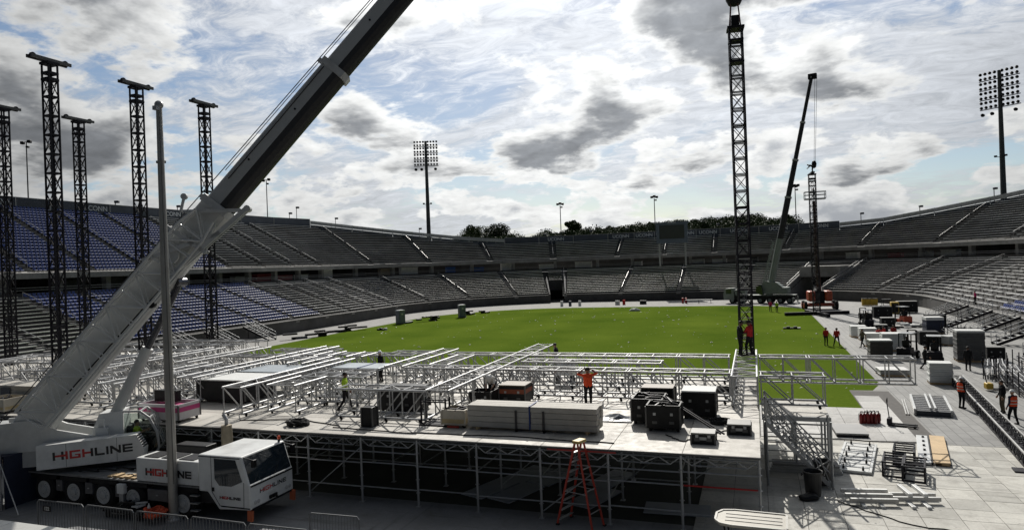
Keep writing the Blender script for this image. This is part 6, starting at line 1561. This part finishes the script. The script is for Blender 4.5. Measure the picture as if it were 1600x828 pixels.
for k, y in enumerate((58.5, 66, 74, 82, 90.5, 99.5)): steel_stair(('nearest', 'second', 'third', 'fourth', 'fifth', 'farthest')[k] + ' steel stair climbing to the right-hand seats', 20.6, 25.0, y, 1.9)
for k, y in enumerate((63, 69, 76)): steel_stair(('first', 'second', 'third')[k] + ' dark steel stair at the foot of the left blue seats', -61.6, -65.8, y, 1.9, grp='steel stairs on the left side')

# ------------------------------------------------------------------ far side: second crane, lift, toilets, masts
def far_crane():
    p = (1.0, 138.1, 0); t = thing('mobile_crane', 'pale green mobile crane parked at the far end with raised black boom', 'crane', p, R(-13.5))
    pale = mat('pale_green_paint', (.22, .25, .235), .45, 0, .1, 1, dirt=.2)
    MB().box(-6.2, 6.4, -1.2, 1.2, .8, 1.5).build('chassis', black, t); MB().box(-4.2, 6.4, -1.25, 1.25, 1.5, 1.62).build('deck', pale, t)
    c = MB().prism([(-6.6, .8), (-6.65, 1.8), (-6.35, 2.9), (-4.7, 3.0), (-4.6, .8)], -1.25, 1.25).build('driver_cab', pale, t); MB().prism([(-6.67, 1.85), (-6.39, 2.8), (-6.36, 2.8), (-6.63, 1.85)], -1.1, 1.1).build('windscreen', glass, c); MB().box(-6.1, -5.1, -1.27, -1.24, 1.9, 2.7).build('side_window', glass, c)
    MB().bev(-4.5, -2.6, -1.1, 1.1, 1.62, 2.7, .05).build('engine_housing', pale, t)
    for x in (-5.0, -3.3, .2, 1.9, 3.8, 5.4):
        for y in (-1.05, 1.05): o = MB().lathe([(.35, -.16), (.55, -.17), (.6, 0), (.55, .17), (.35, .16)], 18, (x, y, .6), 'y').build('wheel', rubber, t); MB().cyl((x, y * 1.03, .6), .33, .36, 14, 'y').build('rim', pale, o)
    for x in (-2.4, 6.2):
        for y in (-2.4, 2.4): MB().bar((x, 0, 1.0), (x, y, 1.0), .3).bar((x, y, 0.1), (x, y, 1.1), .2).box(x - .35, x + .35, y - .35, y + .35, 0, .08).build('outrigger', pale, t)
    MB().prism([(0.2, 1.8), (.0, 3.2), (1.2, 4.2), (3.2, 3.9), (4.4, 2.9), (4.6, 1.8)], -1.1, 1.1).build('superstructure', pale, t); MB().bev(3.4, 5.2, -1.3, 1.3, 1.9, 3.0, .05).build('counterweight', pale, t)
    MB().prism([(.3, 1.7), (-.4, 2.2), (-.3, 3.3), (.6, 3.5), (.9, 1.7)], -1.9, -1.15).build('operator_cab', glass, t)
    inv = (Matrix.Translation(p) @ Matrix.Rotation(R(-13.5), 4, 'Z')).inverted()
    a = inv @ dep(1203, 455, 128.6); b = inv @ dep(1215, 385, 128.0); c2 = inv @ dep(1268, 120, 126.0); d = (c2 - a).normalized()
    MB().tube([a - d * .8, a + d * 10], [.62, .6], 8).build('boom_base_section', pale, t)
    L_ = (c2 - a).length; cuts = [10, 18, 25, 32, L_]
    for k in range(4):
        o = MB().tube([a + d * (cuts[k] - .2), a + d * cuts[k + 1]], .56 - .08 * k, 8).build('boom_section', under, t); MB().tube([a + d * (cuts[k + 1] - .35), a + d * cuts[k + 1]], .66 - .08 * k, 8).build('boom_collar', grey_paint, o)
    jl = MB()
    for s in (-.5, .5):
        jl.tube([a + Vector((-.8, s, .3)), a + d * 10.5 + Vector((-.5, s, 0))], .07, 5); jl.tube([a + Vector((-1.5, s, .4)), a + d * 9.5 + Vector((-1.1, s, 0))], .07, 5)
    for k in range(9): jl.bar(a + d * (1 + k) + Vector((-.85, -.5, 0)), a + d * (1.9 + k) + Vector((-1.5, -.5, 0)), .08)
    jl.build('fly_jib', pale, t)
    MB().bev(c2.x - .6, c2.x + .9, c2.y - .4, c2.y + .4, c2.z - .5, c2.z + .5, .1).build('boom_head', black, t)
    h = inv @ dep(1272, 258, 126.0); tp = c2 + Vector((.55, 0, -.3))
    MB().tube([tp, h], .03, 4).tube([tp + Vector((.35, 0, 0)), h + Vector((.2, 0, 0))], .03, 4).build('hoist_rope', rope_m, t); MB().lathe([(.1, -.6), (.35, -.4), (.45, .2), (.3, .7), (.1, .8)], 12, h).build('hook', black, t)
far_crane()
# lattice mast with work basket, and the lift that serves it
mp_ = onz(1280, 492); MT = lattice_tower('dark lattice mast on cross-shaped feet at the far right of the turf', mp_.x - .3, mp_.y, 0, 20.6, .9, R(3), head=True, sec=2.0, base=False, grp=None)
for a_ in range(4): q = R(90 * a_ + 12); MB().bev(0.3, 4.6, -.22, .22, .05, .5, .03).build('outrigger_beam', truss_black, MT, (0, 0, 0), (0, 0, q))
person('rigger crouching over the head beam of the far mast', Vector((mp_.x - .2, mp_.y - .1, 20.85)), R(70), 'bend', C_BLK, C_BLK, 0)
lp = onz(1281, 483); LF = thing('boom_lift', 'orange-red boom lift with raised black boom and basket behind the mast', 'lift', (lp.x, lp.y, 0), R(5))
MB().bev(-2.0, 2.0, -1.0, 1.0, .5, 1.0, .06).build('chassis', orange_lift, LF)
for s in (-1, 1): o = MB().bev(s * 1.25 - .55, s * 1.25 + .55, -1.1, 1.4, 1.3, 3.0, .25).build('engine_cover', orange_lift, LF)
MB().bev(-.7, .7, -.6, .6, 1.0, 3.0, .05).build('turntable', truss_black, LF)
for sx in (-2.3, 2.3):
    for sy in (-1.1, 1.1): o = MB().lathe([(.4, -.2), (.65, -.22), (.72, 0), (.65, .22), (.4, .2)], 18, (sx, sy, .7), 'x').build('wheel', rubber, LF); MB().cyl((sx * 1.03, sy, .7), .4, .42, 12, 'x').build('rim', orange_lift, o)
MB().tube([(.0, .3, 3.0), (-.25, 0, 12)], [.38, .34], 8).tube([(-.25, 0, 11.5), (-.35, -.2, 17.6)], [.26, .22], 8).build('lift_boom', mat('lift_dark', (.05, .02, .018), .5), LF)
bk = MB()
for z in (17.9, 18.5, 19.0):
    for a, b in (((-1.8, -1.2), (1.3, -1.2)), ((-1.8, -.1), (1.3, -.1)), ((-1.8, -1.2), (-1.8, -.1)), ((1.3, -1.2), (1.3, -.1))): bk.bar((*a, z), (*b, z), .09)
for x in (-1.8, -.3, 1.3):
    for y in (-1.2, -.1): bk.bar((x, y, 17.85), (x, y, 19.05), .09)
bk.box(-1.8, 1.3, -1.2, -.1, 17.75, 17.85).build('basket', galv, LF)
pbx = lp + Matrix.Rotation(R(5), 4, 'Z') @ Vector((-.4, -.7, 17.86)); person('rigger standing in the basket of the raised boom lift', pbx, R(60), 'reach', C_BLK, C_BLK, 0)
def toilet(label, px, py, rz):
    t = thing('portable_toilet', label, 'toilet', onz(px, py), rz); m = mat('toilet_grey', (.15, .16, .24), .5, 0, .1); b = MB().bev(-.58, .58, -.58, .58, .08, 2.12, .04).build('cabin', m, t)
    MB().prism([(-.62, 2.12), (-.5, 2.3), (.5, 2.3), (.62, 2.12)], -.62, .62).build('roof', mat('toilet_roof', (.45, .47, .48), .5), t); d = MB().bev(-.42, .42, -.615, -.585, .15, 2.0, .01).build('door', mat('toilet_door', (.16, .19, .22), .5), t); MB().box(.28, .36, -.65, -.62, 1.0, 1.15).build('handle', black, d); MB().box(-.15, .15, -.622, -.617, 1.5, 1.75).build('sign', cardboard, d)
    MB().box(-.6, .6, -.6, .6, 0, .08).build('skid', black, t)
toilet('grey portable toilet at the left turf edge', 626, 506, R(60)); toilet('grey portable toilet farther along the left turf edge', 722, 496, R(40))
for k, (px, py, lb) in enumerate(((655, 503, 'pile of dark gear right of the nearer portable toilet'), (742, 491, 'low dark gear beside the farther portable toilet'), (545, 517, 'dark carts along the left field wall'), (480, 528, 'dark gear at the left field wall below the blue seats'))):
    p = onz(px, py); t = thing('gear_pile', lb, 'gear', p, R(60)); r_ = random.Random(70 + k)
    for q in range(7): x, y = r_.uniform(-3, 3), r_.uniform(-.6, .6); w = r_.uniform(.4, 1.1); MB().bev(x - w, x + w, y - .3, y + .3, .02 + .3 * (q % 3), .3 + .28 * (q % 3), .03).build('bundle', (black, truss_black, plastic_blk, slate)[q % 4], t, (0, 0, 0), (0, 0, r_.uniform(-.2, .2)))
# gear along the far wall
for k, (px, c, w, h) in enumerate(((965, cardboard, .9, .9), (975, C_RED, .5, 1.0), (1005, black, 1.3, .8), (1067, red_paint, .35, 1.1), (1072, red_paint, .35, 1.1), (878, cardboard, .5, 1.1), (891, slate, .5, 1.1), (906, cardboard, .5, 1.1))):
    p = onz(px, 478 - (px - 900) * .025); t = thing('equipment_box', ('white box by the far wall', 'red banner board by the far wall', 'black bench case by the far wall', 'left red canister at the far wall', 'right red canister at the far wall', 'leftmost pale box beside the player tunnel', 'slate box beside the player tunnel', 'third box right of the player tunnel')[k], 'box', p, R(2)); MB().bev(-w / 2, w / 2, -.3, .3, 0.04, h, .04).build('body', c, t); MB().box(-w / 2, w / 2, -.28, .28, 0, .04).build('base', black, t)
tbn = thing('trestle_table', 'long low table with pale top along the far wall left of the crane', 'table', onz(1092, 474), R(2)); MB().bev(-2.6, 2.6, -.4, .4, .72, .78, .01).build('top', cardboard, tbn)
for x in (-2.3, 0, 2.3): MB().box(x - .04, x + .04, -.35, .35, 0, .72).build('leg', black, tbn)
# litter scattered over the turf
lit = MB(); rl = random.Random(77)
def scrap(x, y, s):
    a = rl.uniform(0, 3.14); c, d = math.cos(a) * s, math.sin(a) * s; z = .02
    lit.raw([(x - c, y - d, z), (x + d * .7, y - c * .7, z + s * rl.uniform(.05, .5)), (x + c, y + d, z + s * rl.uniform(0, .4)), (x - d * .7, y + c * .7, z + s * rl.uniform(.1, .6)), (x, y, z + s * .6)], [(0, 1, 4), (1, 2, 4), (2, 3, 4), (3, 0, 4), (3, 2, 1, 0)])
k = 0
while k < 330:
    x, y = rl.uniform(-54, 7), rl.uniform(46, 131)
    if y < 60 and x < -46: continue
    scrap(x, y, rl.choice((.05, .06, .08, .1, .13, .2))); k += 1
lo_ = lit.build('litter', mat('paper_scrap', (.60, .60, .50), .8, 0, .2)); add_tag(lo_, 'pale paper scraps scattered over the turf', 'litter', kind='stuff')
gp = thing('gear_heap', 'small heap of black gear and white rags on the right of the turf', 'gear', onz(1236, 514))
for q in range(5): MB().bev(-.9 + q * .4, -.5 + q * .4, -.2, .25, .01, .2 + .12 * (q % 2), .05).build('bundle', black if q < 4 else cardboard, gp)
gp2 = thing('gear_heap', 'small heap of dark gear near the left end of the turf', 'gear', onz(596, 516))
for q in range(4): MB().bev(-.7 + q * .4, -.3 + q * .4, -.2, .25, .01, .25 + .12 * (q % 2), .05).build('bundle', black if q < 3 else cardboard, gp2)
wt = thing('white_sheet', 'crumpled white sheet heap at the far edge of the turf', 'sheet', onz(992, 486)); b = MB().sphere((0, 0, .12), (1.0, .45, .4), 14, 8); b.v = [(x, y + .08 * math.sin(7 * x), max(0, z + .06 * math.sin(9 * x + 6 * y))) for x, y, z in b.v]; b.build('sheet', cardboard, wt)

# floodlight masts
lamp_me = MB().lathe([(.05, -.25), (.16, -.22), (.33, .05), (.34, .1), (.2, .12)], 10, (0, 0, 0), 'y').mesh('flood_lamp', black)
def flood_mast(label, px, ytop, ybase, d, W, rz, cols=8, rows=8):
    a, b = dep(px[0], ytop, d), dep(px[1], ybase, d); t = thing('floodlight_mast', label, 'floodlight', (b.x, b.y, 0), rz, 'stadium floodlight masts')
    top = a.z; MB().tube([(0, 0, 0), (0, 0, top * .5), (0, 0, top)], [.75, .55, .35], 12).build('mast', mat('mast_steel', (.07, .08, .08), .6, .3), t)
    sp = W / cols
    for r in range(rows):
        z = top - .3 - r * (W * 1.12 / rows)
        if r % 2 == 1: MB().box(-W / 2 - .2, W / 2 + .2, -.25, -.05, z - .45, z - .28).build('crossarm', black, t)
        for c in range(cols):
            x = -W / 2 + sp * (c + .5) + (.25 if c >= cols / 2 else -.25)
            o = link('flood_lamp', lamp_me, t, (x, -.55, z), (R(24), 0, 0)); o.scale = (W / 7.2,) * 3
    for x in (-W * .45, -W * .2, W * .4): o = link('flood_lamp', lamp_me, t, (x, -.4, top - .5 - W * 1.16), (R(40), 0, 0)); o.scale = (1.3, 1.3, 1.3)
    for s in (-1, 1): MB().bar((0, -.3, top * .6), (s * 1.0, -.5, top * .6 + .2), .12).bev(s * 1.0 - .25, s * 1.0 + .25, -.9, -.4, top * .6 + .1, top * .6 + .5, .05).build('spot_arm', black, t)
flood_mast('tall floodlight mast left of centre above the corner stand', (663, 670), 221, 365, 190, 6.4, R(20)); flood_mast('tall floodlight mast at the right edge of the sky', (1563, 1568), 110, 300, 150, 7.6, R(-40))
def lamp_pole(label, px, ytop, d, n=2, h_off=0):
    a = dep(px, ytop, d); t = thing('light_pole', label, 'light pole', (a.x, a.y, 0), YAW, 'slim light poles'); H = a.z
    MB().tube([(0, 0, 0), (0, 0, H)], [.2, .11], 8).build('pole', mat('mast_steel', (.07, .08, .08), .6, .3), t); MB().bar((-.8, 0, H), (.8, 0, H), .1).build('crossarm', black, t)
    for k in range(n): x = -.75 + 1.5 * k / max(1, n - 1); MB().bev(x - .38, x + .38, -.5, .25, H - .55 + .25 * (k % 2), H + .1 + .25 * (k % 2), .12).build('lamp_head', black, t)
    MB().bev(.1, .7, -.5, .1, H - 1.35, H - .95, .1).build('lamp_head', black, t)
lamp_pole('slim light pole at far left between the first two black towers', 41, 222, 150); lamp_pole('slim light pole seen just right of the crane boom', 416, 281, 190); lamp_pole('slim light pole with lamp cluster seen behind the flagpole', 252, 252, 170, 3); lamp_pole('slim light pole with lamp cluster above the far left banners', 875, 318, 205, 3); lamp_pole('slim light pole with lamp cluster left of the scoreboard', 1022, 307, 205, 3); lamp_pole('slim light pole with lamp cluster between far crane and mast', 1242, 290, 185, 4)
def rim_lamp(label, px, py, d):
    a = dep(px, py, d); t = thing('rim_lamp', label, 'lamp', (a.x, a.y, a.z - 4.0), YAW, 'small lamps along the rim'); MB().bar((0, 0, 0), (0, 0, 4), .12).build('post', black, t); MB().bev(-.1, .7, -.3, .3, 3.7, 4.15, .08).build('lamp_head', slate, t)
for k, (px, py, d) in enumerate(((180, 315, 128), (277, 322, 143), (452, 333, 170), (463, 324, 172), (524, 341, 178), (655, 357, 190), (850, 366, 190), (922, 360, 188), (978, 357, 187), (1120, 350, 180), (1345, 333, 165), (1437, 322, 158), (1553, 294, 150))):
    rim_lamp(('first', 'second', 'third', 'fourth', 'fifth', 'sixth', 'seventh', 'eighth', 'ninth', 'tenth', 'eleventh', 'twelfth', 'last')[k] + ' small lamp on the bowl rim counted from the left', px, py, d)

# more stacks and racks crowding the right-hand floor edge
for k, (x, y, lb) in enumerate(((18.2, 57.5, 'fourth steel staging rack beyond the dark worker'), (17.6, 70.2, 'fifth steel staging rack between two steel stairs'), (18.4, 78.4, 'sixth steel staging rack beneath the fourth stair'), (16.4, 49.0, 'steel staging rack right of the long black truss'), (15.6, 43.0, 'steel staging rack nearest the right picture edge'))):
    t = thing('steel_rack', lb, 'rack', (x, y, 0), R(86), 'steel racks'); r_ = random.Random(k + 90); L_ = 3.4
    for xx in (-L_ / 2, 0, L_ / 2):
        for yy in (-.7, .7): MB().bar((xx, yy, 0), (xx, yy, 1.5), .06).build('upright', truss_black, t)
    for z in (.2, .85):
        for yy in (-.7, .7): MB().bar((-L_ / 2, yy, z), (L_ / 2, yy, z), .05).build('rail', truss_black, t)
        for q in range(8): yy = -.6 + q * .16; MB().bar((-L_ / 2 + r_.uniform(-.2, .2), yy, z + .08), (L_ / 2 + r_.uniform(-.2, .2), yy + r_.uniform(-.05, .05), z + .08 + r_.uniform(0, .1)), .07).build('tube', alu_dull if q % 2 else truss_black, t)
for k, (x, y, w, d, h, lb) in enumerate(((15.4, 74.5, 1.6, 1.2, 1.3, 'dark case left of the navy wrapped stack'), (14.6, 90.5, 1.4, 1.2, 1.2, 'dark case near the red forklift'), (19.6, 91.0, 2.0, 1.2, 1.5, 'dark case under the fifth stair'), (12.9, 84.0, 1.2, 1.0, 1.0, 'small dark case on the floor behind the white stacks'), (16.2, 104.0, 2.2, 1.3, 1.6, 'dark crate standing before the far right wall'), (20.6, 112.0, 2.6, 1.3, 1.7, 'long dark crate against the far right wall'), (13.8, 101.5, 1.5, 1.2, .9, 'low dark crate on the far floor'), (17.8, 64.0, 1.2, 1.0, 1.1, 'dark case right of the tall rack stack'))):
    crate('flight_case', lb, 'case', x - w / 2, x + w / 2, y - d / 2, y + d / 2, 0, h, plastic_blk, None, None, mat('case_lid', (.20, .20, .19), .5) if k % 2 else None, True)
